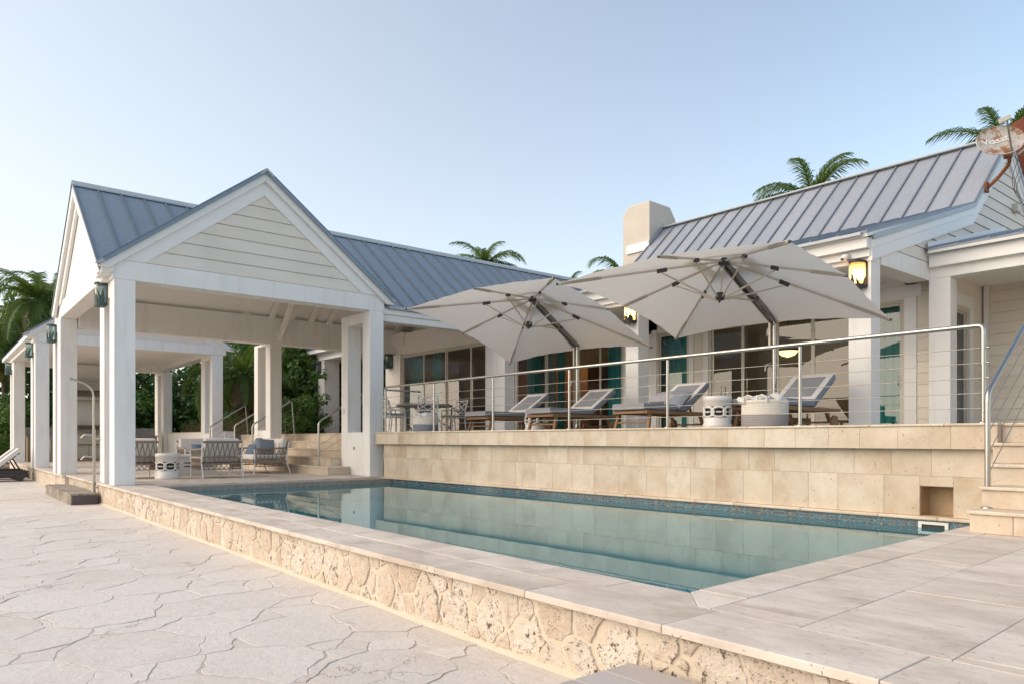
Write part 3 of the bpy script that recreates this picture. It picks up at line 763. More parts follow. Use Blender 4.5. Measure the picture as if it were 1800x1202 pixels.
# end gable facing the patio (plane y = const)
GY = 2.47
def g_edge(z, d): return (WX + .05 + (z - WZ + d * 1.25) / ((RZ - WZ) / (RX - WX)), EX - .05 - (z - EZ + d * 1.25) / ((RZ - EZ) / (EX - RX)))
MB(M2).prism([(g_edge(3.2, .3)[0], GY + .07, 3.2), (g_edge(3.2, .3)[1], GY + .07, 3.2), (RX, GY + .07, RZ - .38)], (0, .03, 0)).build('gable_panel', 'ceiling_paint', pav)
for d0, d1, y0, y1, nm, mt in ((.16, .40, GY, GY + .06, 'gable_trim', 'white_trim'), (.02, .20, GY - .07, GY - .002, 'rake_board', 'white_trim')):
    for sd in (0, 1):
        zl = 3.0 if nm == 'rake_board' else 3.2; zz0 = RZ - d0 * 1.25; zz1 = RZ - d1 * 1.25
        MB(M2).prism([(RX, y0, zz0), (RX, y0, zz1), (g_edge(zl, d1)[sd], y0, zl), (g_edge(zl, d0)[sd], y0, zl)], (0, y1 - y0, 0)).build(nm, mt, pav, bevel=.004)
MB(M2).box(EX - .55, EX + .05, GY - .04, GY + .16, 2.98, 3.12).build('eave_return', 'white_trim', pav, bevel=.004)
# cross gable over the pool front
GA, GP, GB, GX = (2.44, 3.20), (5.36, 5.45), (8.26, 3.20), -14.585
for (ya, za, yb_, zb_) in ((GA[0], GA[1], GP[0], GP[1]), (GB[0], GB[1], GP[0], GP[1])):
    xv = RX + .05; sl = 1 if ya < yb_ else -1
    m = MB(M2); xe = EX - .15
    A_, D_ = Vector((GX + .14, ya, za)), Vector((GX + .14, yb_, zb_)); D2 = Vector((RX + .1, yb_, zb_)); A2 = Vector((EX + .02, ya, za))
    nr = (A2 - A_).cross(D_ - A_).normalized(); nr = nr if nr.z > 0 else -nr
    m.prism([A_, A2, D2, D_], -nr * .05); rr_ = m.build('gable_roof', 'roof_blue', pav)
    for i in range(8):
        t = i / 7.0; a = A_.lerp(D_, 0); xx = GX + .12 - .44 * i
        f_ = max(0.0, min(1.0, (A2.x - xx) / (A2.x - D2.x))) if xx < A2.x else 0
        p0 = A2.lerp(D2, f_); p0 = Vector((xx, ya + (yb_ - ya) * f_, za + (zb_ - za) * f_)); p1 = Vector((xx, yb_, zb_))
        if (p1 - p0).length > .2: MB(M2).bar(p0 + nr * .015, p1 + nr * .015, .03, .035, up=nr).build('roof_seam', 'seam_metal', rr_)
strip = gable_x(pav, GX + .0, GA[0], GA[1], GP[0], GP[1], GB[0], GB[1], 2.90, 3.25, M2, rake=.165, trim=.225)
strip(.05, .168, GX + .0, GX + .075, 'rake_board', 'white_trim', 3.07)
strip(-.012, .052, GX + .0, GX + .125, 'rake_edge', 'edge_metal', 3.12)
MB(M2).prism([(GX + .16, GP[0] - .14, GP[1] - .10), (GX + .16, GP[0], GP[1] + .035), (GX + .16, GP[0] + .14, GP[1] - .10), (GX + .16, GP[0] + .12, GP[1] - .13), (GX + .16, GP[0], GP[1] - .02), (GX + .16, GP[0] - .12, GP[1] - .13)], (-2.9, 0, 0)).build('ridge_cap', 'edge_metal', pav)
MB(M2).box(-16.2, GX + .02, 2.56, 2.632, 3.0, 3.13).build('eave_return', 'white_trim', pav, bevel=.004)
MB(M2).box(-16.1, GX - .01, 2.60, 2.63, 2.902, 3.0).build('frieze_board', 'white_trim', pav)
MB(M2).box(-16.085, -16.03, 7.86, 7.98, -.44, -.31).build('outlet_box', 'concrete_grey', pav, bevel=.01)
MB(M2).box(-15.95, -15.86, 7.728, 7.749, .62, .74).build('switch_plate', 'plastic_white', pav, bevel=.006)
MB(M2).tube([(-15.37, 7.742, -.20), (-15.37, 7.7495, -.20)], .042, 16).build('round_vent', 'concrete_grey', pav)

# ------------------------------------------------------------------ garden steps, planter wall, handrails
gs = thing('garden_steps', 'wide travertine steps rising from the pavilion floor to the upper terrace', 'steps', M2((-20, 7.2, ZP)))
for i in range(5):
    y0 = 7.2 + .3 * i; z1 = ZP + .2 * (i + 1); xr = -15.55 if i == 0 else -14.65
    a, b = (-27.2, -21.42)[0], xr
    b = -16.06
    s = MB(M2).box(-25.1, b, y0 + .012, 8.46, z1 - .235, z1 - .032).build('step', 'trav_wall', gs)
    segs = [(-25.1, b, y0 + .33)] + ([(b + .002, xr, 7.74)] if i == 0 else [])
    if i == 0: MB(M2).box(b, xr - .012, y0 + .012, 7.74, z1 - .235, z1 - .032).build('step_end', 'trav_wall', s)
    for xa, xb, ye in segs: MB(M2).box(xa, xb, y0 - .022, ye, z1 - .031, z1).build('tread', 'trav_cope', s, bevel=.009)
    x = -25.1; b = xr - .02 if i == 0 else b
    while x < b - .05:
        L = min(rw.choice([.61, .8, .5]), b - x); MB(M2).box(x + .002, x + L - .002, y0, y0 + .011, z1 - .2, z1 - .032).build('riser_tile', 'trav_wall', s); x += L
pl = thing('planter_wall', 'low cream plastered retaining wall below the ornamental grass behind the outdoor kitchen', 'wall', M2((-29, 7.8, ZP)))
MB(M2).box(-33.6, -25.12, 7.86, 8.2, ZP - .02, ZT + .09).build('wall', 'white', pl, bevel=.01)
MB(M2).box(-33.6, -25.12, 7.84, 8.22, ZT + .0905, ZT + .12).build('cap_stone', 'trav_cope', pl, bevel=.006)
def arc(p, q, r_, n=6):
    # fillet helper: polyline p with corner radius r_
    out = [p[0]]
    for i in range(1, len(p) - 1):
        a, b, c = Vector(p[i - 1]), Vector(p[i]), Vector(p[i + 1]); u, v = (a - b).normalized(), (c - b).normalized()
        s, e = b + u * r_, b + v * r_
        for k in range(n + 1):
            t = k / n; out.append(s.lerp(b, t).lerp(b.lerp(e, t), t))
    return out + [p[-1]]
def stair_rail(x, lab, f=M2, y0=7.36, y1=8.62, zb=None, zt=.43, ze=1.17, zt2=ZT, end=True):
    zb = ZP + .2 if zb is None else zb
    t = thing('stair_handrail', lab, 'handrail', f((x, y0, zb)))
    pts = [(x, y0, zb), (x, y0, zt), (x, y1, ze)] + ([(x, y1 + .07, zt2)] if end else [])
    if end: pts = [(x, y0, zb), (x, y0, zt), (x, y1 - .08, ze), (x, y1, zt2)]
    MB(f).tube(arc(pts, None, .09), .024, 10).build('rail', 'steel', t)
    for k in range(4):
        dz = -.19 * (k + 1)
        MB(f).tube([(x, y0, zt + dz), (x, y1 - .0, ze + dz - .02)], .0045, 5).build('cable', 'cable_steel', t)
    for yy, zz in ((y0, zb), (y1, zt2)) if end else ((y0, zb),): MB(f).lathe([(.055, 0), (.055, .012), (.028, .016)], (x, yy, zz), 16).build('base_flange', 'steel', t)
    return t
stair_rail(-26.44 + 1.4, 'stainless handrail on the garden steps beside the outdoor kitchen pier')
stair_rail(-22.55, 'stainless handrail on the garden steps partly hidden by the middle back pier')
stair_rail(-21.0, 'stainless handrail on the garden steps crossing in front of the middle back pier')
stair_rail(-16.45, 'stainless handrail on the garden steps right beside the slotted pier at the pool')

# ------------------------------------------------------------------ outdoor kitchen pavilion
kp = thing('kitchen_pavilion', 'small white open pavilion sheltering the outdoor kitchen at the far left', 'pavilion', M2((-29, 5, ZP)))
pier(kp, -26.45, -25.26, -25.99, -25.55, 2.49, 2.84, ZP, 2.86, ZP, 2.60); pier(kp, -33.37, -31.99, -32.9, -32.44, 2.49, 2.84, ZP, 2.86, ZP, 2.60)
pier(kp, -26.55, -25.26, -26.1, -25.55, 7.5, 7.85, ZP, 2.86, ZT + .05, 2.72); pier(kp, -34.1, -32.6, -33.6, -33.05, 7.72, 8.05, ZP, 2.86, ZP, 2.72)
for b in ((-25.62, -25.24, 2.44, 7.95, 2.862, 3.16), (-34.1, -25.63, 2.44, 2.80, 2.862, 3.12), (-34.1, -25.63, 7.5, 7.9, 2.862, 3.12), (-34.1, -33.7, 2.81, 7.49, 2.862, 3.12)):
    MB(M2).box(*b).build('beam', 'white', kp, bevel=.008)
MB(M2).box(-34.0, -25.7, 2.82, 7.48, 3.05, 3.1).build('ceiling', 'ceiling_paint', kp)
KY, KZ = 5.2, 5.2
roof(kp, (-34.3, 2.3, 3.13), (-25.12, 2.3, 3.13), (-25.12, KY, KZ), (-34.3, KY, KZ), 19, 'roof_blue', 'seam_metal', M2)
roof(kp, (-25.12, 8.1, 3.13), (-34.3, 8.1, 3.13), (-34.3, KY, KZ), (-25.12, KY, KZ), 19, 'roof_blue', 'seam_metal', M2)
MB(M2).box(-34.3, -25.2, 2.30, 2.45, 2.99, 3.115).build('fascia', 'white_trim', kp, bevel=.004)
strip = gable_x(kp, -25.24, 2.30, 3.13, KY, KZ, 8.1, 3.13, 2.862, 3.16, M2, rake=.16, trim=.2)
strip(.03, .163, -25.24, -25.17, 'rake_board', 'white_trim', 3.0); strip(-.02, .03, -25.24, -25.11, 'rake_edge', 'edge_metal', 3.05)
ku = thing('outdoor_kitchen', 'stone clad outdoor kitchen counter with a steel grill, vent hood and drawers', 'outdoor kitchen', M2((-33, 5, ZP)))
MB(M2).box(-33.2, -32.42, 2.95, 7.42, ZP, .12).build('counter', 'cabinet_stone', ku, bevel=.006)
MB(M2).box(-33.22, -32.36, 2.9, 4.28, .121, .17).build('countertop', 'concrete_grey', ku, bevel=.006); MB(M2).box(-33.22, -32.36, 5.62, 7.47, .121, .17).build('countertop', 'concrete_grey', ku, bevel=.006)
MB(M2).box(-33.3, -33.1, 2.9, 7.47, .171, .47).build('backsplash', 'concrete_grey', ku, bevel=.006)
MB(M2).box(-33.6, -33.31, 4.0, 6.7, ZP, 3.0).build('back_wall', 'ceiling_paint', ku)
MB(M2).box(-33.30, -32.9, 4.35, 5.75, 1.95, 2.35).build('wall_cabinet', 'grill_steel', ku, bevel=.01)
MB(M2).prism([(-33.3, 4.3, 1.55), (-32.5, 4.3, 1.55), (-32.5, 4.3, 1.68), (-32.9, 4.3, 1.94), (-33.3, 4.3, 1.94)], (0, 1.5, 0)).build('vent_hood', 'grill_steel', ku, bevel=.008)
gr = MB(M2).box(-33.1, -32.34, 4.3, 5.6, -.18, .2).build('grill', 'grill_steel', ku, bevel=.01)
MB(M2).prism([(-33.05, 4.34, .2), (-32.38, 4.34, .2), (-32.42, 4.34, .38), (-32.62, 4.34, .56), (-33.05, 4.34, .6)], (0, 1.22, 0)).build('grill_lid', 'grill_steel', gr, bevel=.02)
MB(M2).tube([(-32.31, 4.5, .34), (-32.31, 5.4, .34)], .018, 8).build('handle', 'steel', gr)
for k in range(4): MB(M2).tube([(-32.33, 4.5 + .3 * k, .06), (-32.29, 4.5 + .3 * k, .06)], .03, 10).build('knob', 'steel', gr)
for (y0, y1, z0, z1) in ((4.32, 4.95, -.72, -.22), (4.97, 5.58, -.72, -.22), (6.05, 6.5, -.16, .06), (6.05, 6.5, -.42, -.2), (6.72, 7.3, -.62, .06), (3.1, 3.7, -.5, .05)):
    d_ = MB(M2).box(-32.42, -32.395, y0, y1, z0, z1).build('access_door', 'grill_steel', ku, bevel=.004)
    MB(M2).tube([(-32.37, y0 + .12, z1 - .06), (-32.37, y1 - .12, z1 - .06)], .010, 6).build('handle', 'steel', d_)

# ------------------------------------------------------------------ side porch left of the wing
sp = thing('side_porch', 'small white side porch with a metal roof half hidden behind the slotted pier', 'porch', M2((-24, 12, ZT)))
MB(M2).box(-25.75, -25.2, 11.5, 12.1, ZT, 2.95).build('column', 'white', sp, bevel=.008)
MB(M2).box(-25.9, -19.5, 11.48, 11.9, 2.952, 3.32).build('beam', 'white', sp, bevel=.008); MB(M2).box(-25.9, -25.5, 11.91, 15, 2.952, 3.32).build('beam', 'white', sp, bevel=.008)
MB(M2).box(-25.5, -20.2, 11.95, 15, 3.0, 3.05).build('ceiling', 'ceiling_paint', sp)
roof(sp, (-26.1, 11.2, 3.36), (-20.9, 11.2, 3.36), (-20.9, 15, 4.6), (-26.1, 15, 4.6), 11, 'roof_blue', 'seam_metal', M2)
MB(M2).box(-26.1, -20.9, 11.22, 11.47, 3.2, 3.32).build('fascia', 'white_trim', sp, bevel=.004)

# ------------------------------------------------------------------ the house on the terrace
ho = thing('house', 'long white house with a grey standing seam roof, chimney and glass doors on the terrace', 'house', (-9, 14.6, ZT))
KK, KR = (16.2, 4.64), (18.2, 6.48)
HL, HR = -13.6, -4.84
def hx(y, d=0): return HR + d + .047 * (y - 12)
P0 = [(HL, KK[0], KK[1]), (hx(KK[0], .02), KK[0], KK[1]), (hx(KR[0], .02), KR[0], KR[1]), (HL, KR[0], KR[1])]
roof(ho, *P0, 20, 'roof_grey', 'seam_grey', M1, under='white_trim')
roof(ho, (-14.0, 11.72, 3.285), (hx(11.72, .02), 11.72, 3.285), (hx(KK[0], .02), KK[0] - .02, KK[1] - .005), (-14.0, KK[0] - .02, KK[1] - .005), 20, 'roof_grey', 'seam_grey', M1, under='white_trim')
roof(ho, (hx(22, .02), 21.6, 3.4), (HL, 21.6, 3.4), (HL, KR[0], KR[1]), (hx(KR[0], .02), KR[0], KR[1]), 20, 'roof_grey', 'seam_grey', M1, under='white_trim')
MB().bar((HL, KR[0], KR[1] + .03), (hx(KR[0], .03), KR[0], KR[1] + .03), .22, .05).build('ridge_cap', 'edge_metal', ho, bevel=.015)
x = -13.9
while x < -4.9:
    L = min(1.5, hx(11.7) - x); MB().box(x + .003, x + L - .003, 11.66, 11.74, 3.225, 3.275).build('drip_edge', 'edge_metal', ho, bevel=.004); x += L
MB().box(-13.9, -4.865, 11.80, 11.97, 3.05, 3.222).build('fascia', 'white_trim', ho, bevel=.004); MB().box(-13.9, -4.87, 11.92, 11.985, 2.93, 3.048).build('fascia', 'white_trim', ho, bevel=.004)
MB().box(-13.9, -4.885, 12.0, 12.36, 2.86, 3.22).build('beam', 'white', ho, bevel=.008)
MB(MH).box(-5.24, -4.88, 12.362, 14.24, 2.86, 3.17).build('beam', 'white', ho, bevel=.006)
for b in ((-5.24, -4.88, 12.0, 12.36), (-9.95, -9.61, 12.0, 12.36), (-14.69, -13.91, 12.0, 12.34)): MB().box(*b, ZT, 2.858).build('column', 'white', ho, bevel=.008)
MB().box(-4.79, -4.44, 14.25, 14.6, ZT, 2.88).build('column', 'white', ho, bevel=.008)
MB().box(-13.9, -5.25, 12.36, 14.6, 3.0, 3.04).build('porch_ceiling', 'ceiling_paint', ho)
# end gable: kinked white rake band, metal edge, clapboards
RK = [(11.95, 3.235), (16.2, 4.60), (18.2, 6.44), (20.2, 4.60), (22.2, 3.95)]
def band(d0, d1, x0, x1, nm, mt):
    for i in range(4):
        a, b = RK[i], RK[i + 1]
        MB(MH).prism([(HR + x0, a[0], a[1] - d0), (HR + x0, b[0], b[1] - d0), (HR + x0, b[0], b[1] - d1), (HR + x0, a[0], a[1] - d1)], (x1 - x0, 0, 0)).build(nm, mt, ho, bevel=.003)
band(.0, .37, -.06, .0, 'rake_board', 'white_trim'); band(.0, .17, .0, .018, 'rake_board', 'white_trim'); band(-.05, .045, .0, .045, 'rake_edge', 'edge_metal')
def yl(z): return 12.6 + (z - 3.2) / .3 if z < 4.26 else 16.2 + (z - 4.26) / .92
z = 3.175
while z < 6.0:
    z1 = z + .225; a0, a1 = yl(z), yl(z1); b0, b1 = 36.4 - a0, 36.4 - a1
    MB(MH).prism([(HR - .055, a0, z + .004), (HR - .055, b0, z + .004), (HR - .075, b1, z1), (HR - .075, a1, z1)], (.02, 0, 0)).build('siding_board', 'siding', ho); z = z1 + .003
MB(MH).prism([(HR - .16, 12.4, 3.1), (HR - .16, 16.2, 4.4), (HR - .16, 18.2, 6.3), (HR - .16, 20.2, 4.4), (HR - .16, 22, 3.1)], (.05, 0, 0)).build('gable_core', 'siding', ho)
# right porch
MB().box(-4.79, 3.2, 14.25, 14.6, 2.882, 3.22).build('beam', 'white', ho, bevel=.008); MB().box(-4.75, 3.2, 14.14, 14.248, 3.07, 3.295).build('fascia', 'white_trim', ho, bevel=.004)
MB().box(-4.74, 3.2, 14.03, 14.15, 3.30, 3.352).build('drip_edge', 'edge_metal', ho, bevel=.004)
roof(ho, (-4.72, 14.0, 3.375), (3.2, 14.0, 3.375), (3.2, 18.2, 4.44), (-4.55, 18.2, 4.44), 17, 'roof_grey', 'seam_grey', M1)
MB().prism([(-4.735, 14.05, 3.40), (-4.60, 18.1, 4.43), (-4.60, 18.1, 4.54), (-4.735, 14.05, 3.50)], (.02, 0, 0)).build('flashing', 'white_trim', ho)
MB().box(-4.7, 3.2, 14.6, 16.75, 3.06, 3.1).build('porch_ceiling', 'ceiling_paint', ho)
MB().box(-4.7, 3.2, 16.72, 16.9, ZT, 3.06).build('wall', 'siding', ho)
z = ZT + .02
while z < 3.0:
    MB().prism([(-4.58, 16.70, z), (3.2, 16.70, z), (3.2, 16.715, z + .208), (-4.58, 16.715, z + .208)], (0, .004, 0)).build('siding_board', 'siding', ho); z += .212
MB().box(-4.58, -4.50, 16.62, 16.698, ZT, 3.06).build('corner_board', 'white_trim', ho)
# east end wall with a recessed door
for b in ((-4.85, -4.62, 14.75, 14.93, ZT, 3.06), (-4.85, -4.62, 15.85, 16.70, ZT, 3.06), (-4.85, -4.62, 14.93, 15.85, 2.5, 3.06)): MB().box(*b).build('wall', 'siding', ho)
for b in ((-4.618, -4.59, 15.85, 16.05, ZT, 2.52), (-4.618, -4.59, 14.76, 16.05, 2.522, 2.74)): MB().box(*b).build('door_casing', 'white_trim', ho, bevel=.003)
# walls, openings and glazing
def wall_x(x0, x1, y, z0=ZT, z1=3.0, mat='ceiling_paint'): MB().box(x0, x1, y, y + .14, z0, z1).build('wall', mat, ho)
def lap(x0, x1, y, z0, z1, h=.215):
    z = z0
    while z < z1 - .03:
        t = min(h, z1 - z); MB().prism([(x0, y - .022, z + .003), (x1, y - .022, z + .003), (x1, y - .006, z + t), (x0, y - .006, z + t)], (0, .005, 0)).build('siding_board', 'siding', ho); z += h
def window(par, a, b, z0, z1, n, nm='glass_door', fw=.055, handle=None, dep=.07):
    # glazed unit from point a to b in plan (facing left of a->b reversed), n sliding leaves
    a, b = Vector((a[0], a[1], 0)), Vector((b[0], b[1], 0)); d = (b - a).normalized(); nr = Vector((d.y, -d.x, 0)); L = (b - a).length
    def bx(u0, u1, w0, w1, q0, q1):
        m = MB(); m.prism([a + d * u0 + nr * w0 + Vector((0, 0, q0)), a + d * u1 + nr * w0 + Vector((0, 0, q0)), a + d * u1 + nr * w0 + Vector((0, 0, q1)), a + d * u0 + nr * w0 + Vector((0, 0, q1))], nr * (w1 - w0)); return m
    m = MB()
    for q in (bx(0, fw, 0, dep, z0, z1), bx(L - fw, L, 0, dep, z0, z1), bx(fw, L - fw, 0, dep, z1 - fw, z1), bx(fw, L - fw, 0, dep, z0, z0 + .03)):
        k = len(m.v); m.v += q.v; m.f += [[k + i for i in f] for f in q.f]; m.mi += q.mi; m.sm += q.sm
    fr = m.build(nm, 'window_frame', par, bevel=.004)
    W = (L - 2 * fw) / n
    for i in range(n):
        u0, u1 = fw + W * i, fw + W * (i + 1); o = .008 + .028 * (i % 2); s = .045
        m = MB()
        for q in (bx(u0 + .001, u0 + s, o, o + .024, z0 + .03, z1 - fw), bx(u1 - s, u1 - .001, o, o + .024, z0 + .03, z1 - fw), bx(u0 + s, u1 - s, o, o + .024, z1 - fw - s, z1 - fw), bx(u0 + s, u1 - s, o, o + .024, z0 + .03, z0 + .1)):
            k = len(m.v); m.v += q.v; m.f += [[k + i2 for i2 in f] for f in q.f]; m.mi += q.mi; m.sm += q.sm
        m.build('sash', 'window_frame', fr)
        m = MB(); c = [a + d * u + nr * (o + .012) + Vector((0, 0, q)) for u, q in ((u0 + s, z0 + .1), (u1 - s, z0 + .1), (u1 - s, z1 - fw - s), (u0 + s, z1 - fw - s))]
        m.add(c, [(0, 1, 2, 3)]); m.build('pane', 'window_glass', fr)
    if handle:
        p = a + d * handle + nr * (dep + .01); m = MB().tube([p + Vector((0, 0, 1.02)), p + nr * .03 + Vector((0, 0, 1.04)), p + nr * .03 + Vector((0, 0, 1.2)), p + Vector((0, 0, 1.22))], .008, 6); m.build('door_handle', 'steel', fr)
    return fr
ZH = 2.64
window(ho, (-19.19, 12.36), (-14.5, 12.36), ZT, ZH, 4, handle=1.2)
MB().box(-20.06, -19.2, 12.25, 12.45, ZT, 2.66).build('wall', 'white', ho, bevel=.006); MB().box(-20.06, -13.92, 12.342, 12.45, ZH + .003, 3.3).build('wall', 'ceiling_paint', ho)
z = ZT
while z < 1.1: MB().box(-20.05, -19.25, 12.243, 12.249, z + .012, z + .21).build('siding_board', 'white', ho); z += .215
window(ho, (-13.93, 12.36), (-13.93, 14.58), ZT, ZH, 2); MB().box(-14.03, -13.9, 12.36, 14.6, ZH + .003, 3.0).build('wall', 'ceiling_paint', ho)
Yw = 14.6
window(ho, (-13.85, Yw + .06), (-12.15, Yw + .06), ZT, ZH, 2); window(ho, (-11.1, Yw + .06), (-10.14, Yw + .06), ZT, ZH, 1)
window(ho, (-9.6, Yw + .06), (-6.25, Yw + .06), ZT, ZH, 4, handle=.35); window(ho, (-6.2, Yw + .06), (-5.32, Yw + .06), ZT, ZH, 1, handle=.78)
for a, b in ((-12.148, -11.1), (-10.138, -9.602), (-5.318, -4.7)): wall_x(a, b, Yw)
wall_x(-13.9, -4.7, Yw, ZH + .003, 3.0)
lap(-10.0, -9.76, Yw, ZT, 2.9); lap(-5.1, -4.79, Yw, ZT, 2.98)
for b in ((-10.138, -10.01, ZT, 2.72), (-9.745, -9.605, ZT, 2.72), (-5.32, -5.105, ZT, 2.67), (-6.4, -5.02, 2.672, 2.90), (-12.15, -11.98, ZT, 2.72), (-11.25, -11.1, ZT, 2.72)):
    MB().box(b[0], b[1], Yw - .035, Yw - .002, b[2], b[3]).build('door_casing', 'white_trim', ho, bevel=.003)
window(ho, (-4.70, 14.94), (-4.70, 15.84), ZT, 2.5, 1, handle=.6)
# rooms behind the glass
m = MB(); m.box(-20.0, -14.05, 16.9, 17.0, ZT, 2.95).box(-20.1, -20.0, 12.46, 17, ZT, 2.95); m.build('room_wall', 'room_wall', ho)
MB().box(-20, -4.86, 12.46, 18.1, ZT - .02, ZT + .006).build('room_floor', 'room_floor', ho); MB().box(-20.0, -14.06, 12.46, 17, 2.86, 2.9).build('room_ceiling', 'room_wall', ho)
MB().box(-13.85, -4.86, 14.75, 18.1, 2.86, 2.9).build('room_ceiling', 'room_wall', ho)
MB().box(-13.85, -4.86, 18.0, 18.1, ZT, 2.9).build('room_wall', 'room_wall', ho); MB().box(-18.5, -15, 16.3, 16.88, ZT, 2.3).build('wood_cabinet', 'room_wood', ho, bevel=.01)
# chimney
ch = MB(); X0, X1, Y0, Y1, ZA, ZC = -14.62, -13.585, 17.5, 18.82, 3.0, 7.22; c_ = .22
hb = bmesh.new()
for p in ((X0, Y0, ZA), (X1, Y0, ZA), (X1, Y1, ZA), (X0, Y1, ZA), (X0, Y0, ZC - .28), (X0, Y1 - c_, ZC - .28), (X0 + .1, Y1, ZC - .34), (X1, Y1, ZC - .36), (X0 + c_, Y0, ZC), (X1, Y0, ZC), (X1, Y1 - .3, ZC), (X0 + c_, Y1 - .3, ZC)): hb.verts.new(p)
bmesh.ops.convex_hull(hb, input=hb.verts); hb.verts.index_update()
ch.add([tuple(v.co) for v in hb.verts], [[v.index for v in f.verts] for f in hb.faces]); hb.free()
ch.build('chimney', 'chimney_stucco', ho, bevel=.03)
MB().prism([(X1 + .004, 16.95, 5.36), (X1 + .004, 18.2, 6.50), (X1 + .004, 18.2, 6.66), (X1 + .004, 17.46, 5.98), (X1 + .004, 17.46, 5.83)], (.012, 0, 0)).build('flashing', 'edge_metal', ho)
MB().box(-14.45, -13.58, 17.45, 17.498, 5.72, 5.98).build('flashing', 'white_trim', ho, bevel=.006)
# curtains
def curtain(a, b, z0, z1, mat, lab, amp=.045, pitch=.16, grp=None):
    a, b = Vector((a[0], a[1], 0)), Vector((b[0], b[1], 0)); L = (b - a).length; d = (b - a) / L; nr = Vector((d.y, -d.x, 0)); n = max(8, int(L / pitch * 8)); m = MB(); P = []; F = []
    for i in range(n + 1):
        u = L * i / n
        for j, q in enumerate((z0, z1)):
            w_ = amp * math.sin(2 * math.pi * u / pitch + .7 * math.sin(u * 3.1)) * (1 if j == 0 else .7) + .015 * noise.noise(Vector((u * 2, j, a.x)))
            P.append(a + d * u + nr * w_ + Vector((0, 0, q)))
    F = [(2 * i, 2 * i + 2, 2 * i + 3, 2 * i + 1) for i in range(n)]
    m.add(P, F, 0, True); o = m.build('curtain', mat, None, org=a + Vector((0, 0, z0)))
    return tag(o, lab, 'curtain', grp)
curtain((-19.5, 12.6), (-18.3, 12.6), ZT + .02, 2.62, 'teal', 'teal curtain behind the first glass door of the wing next to the dining table')
curtain((-17.95, 12.62), (-17.5, 12.62), ZT + .02, 2.62, 'teal', 'narrow teal curtain at the left side of the second glass door of the wing')
curtain((-14.98, 12.62), (-14.45, 12.62), ZT + .02, 2.62, 'teal', 'bunched teal curtain beside the broad white pier of the wing')
curtain((-14.1, 12.95), (-14.1, 13.5), ZT + .02, 2.62, 'teal', 'teal curtain in the side glazing right of the broad white pier')
curtain((-14.12, 13.5), (-14.12, 14.1), ZT + .02, 2.62, 'sheer_fabric', 'pale grey curtain between teal ones in the side glazing by the far umbrella pole')
curtain((-14.1, 14.1), (-14.1, 14.4), ZT + .02, 2.62, 'teal', 'narrow teal curtain behind the far umbrella pole')
curtain((-13.0, 14.95), (-12.3, 14.95), ZT + .02, 2.62, 'teal', 'dark teal curtain behind the second sun lounger from the left')
curtain((-11.5, 14.95), (-10.05, 14.95), ZT + .02, 2.62, 'teal', 'wide teal curtain between the middle column and the strip of siding')
curtain((-6.2, 14.95), (-5.3, 14.95), ZT + .02, 2.62, 'teal', 'teal curtain in the door just right of the corner column with the lit lantern')
curtain((-4.86, 14.96), (-4.86, 15.84), ZT + .02, 2.5, 'teal', 'teal curtain in the recessed door at the far right of the house')
# interior lamps seen through the glass
cl = thing('chandelier', 'glowing bowl chandelier seen through the glass doors right of the near umbrella pole', 'chandelier', (-8.55, 16.3, 2.1))
MB().lathe([(.02, -.14), (.16, -.09), (.24, .0), (.25, .04)], (-8.55, 16.3, 2.1), 20).build('bowl', 'lamp_glow_soft', cl); MB().tube([(-8.55, 16.3, 2.14), (-8.55, 16.3, 2.86)], .012, 6).build('stem', 'bronze', cl)
MB().lathe([(.262, .0), (.262, .05), (.25, .05)], (-8.55, 16.3, 2.1), 20).build('rim', 'bronze', cl)
pe = thing('pendant_lamp', 'small dark pendant lamp glowing above the wood cabinet inside the wing', 'lamp', (-15.9, 15.0, 2.3))
MB().lathe([(.13, 0), (.12, .2), (.03, .26)], (-15.9, 15.0, 2.3), 16).build('shade', 'bronze', pe); MB().lathe([(.0, .02), (.11, .03)], (-15.9, 15.0, 2.27), 16).build('bulb', 'lamp_warm', pe); MB().tube([(-15.9, 15, 2.55), (-15.9, 15, 2.86)], .008, 6).build('cord', 'bronze', pe)
def point(loc, e, col, r=.05):
    l = bpy.data.lights.new('lamp_light', 'POINT'); l.energy = e; l.color = col; l.shadow_soft_size = r; o = bpy.data.objects.new('lamp_light', l); COL.objects.link(o); o.location = loc
point((-15.9, 15.0, 2.2), 12, (1, .55, .2)); point((-8.55, 16.3, 1.9), 16, (1, .72, .38), .2)

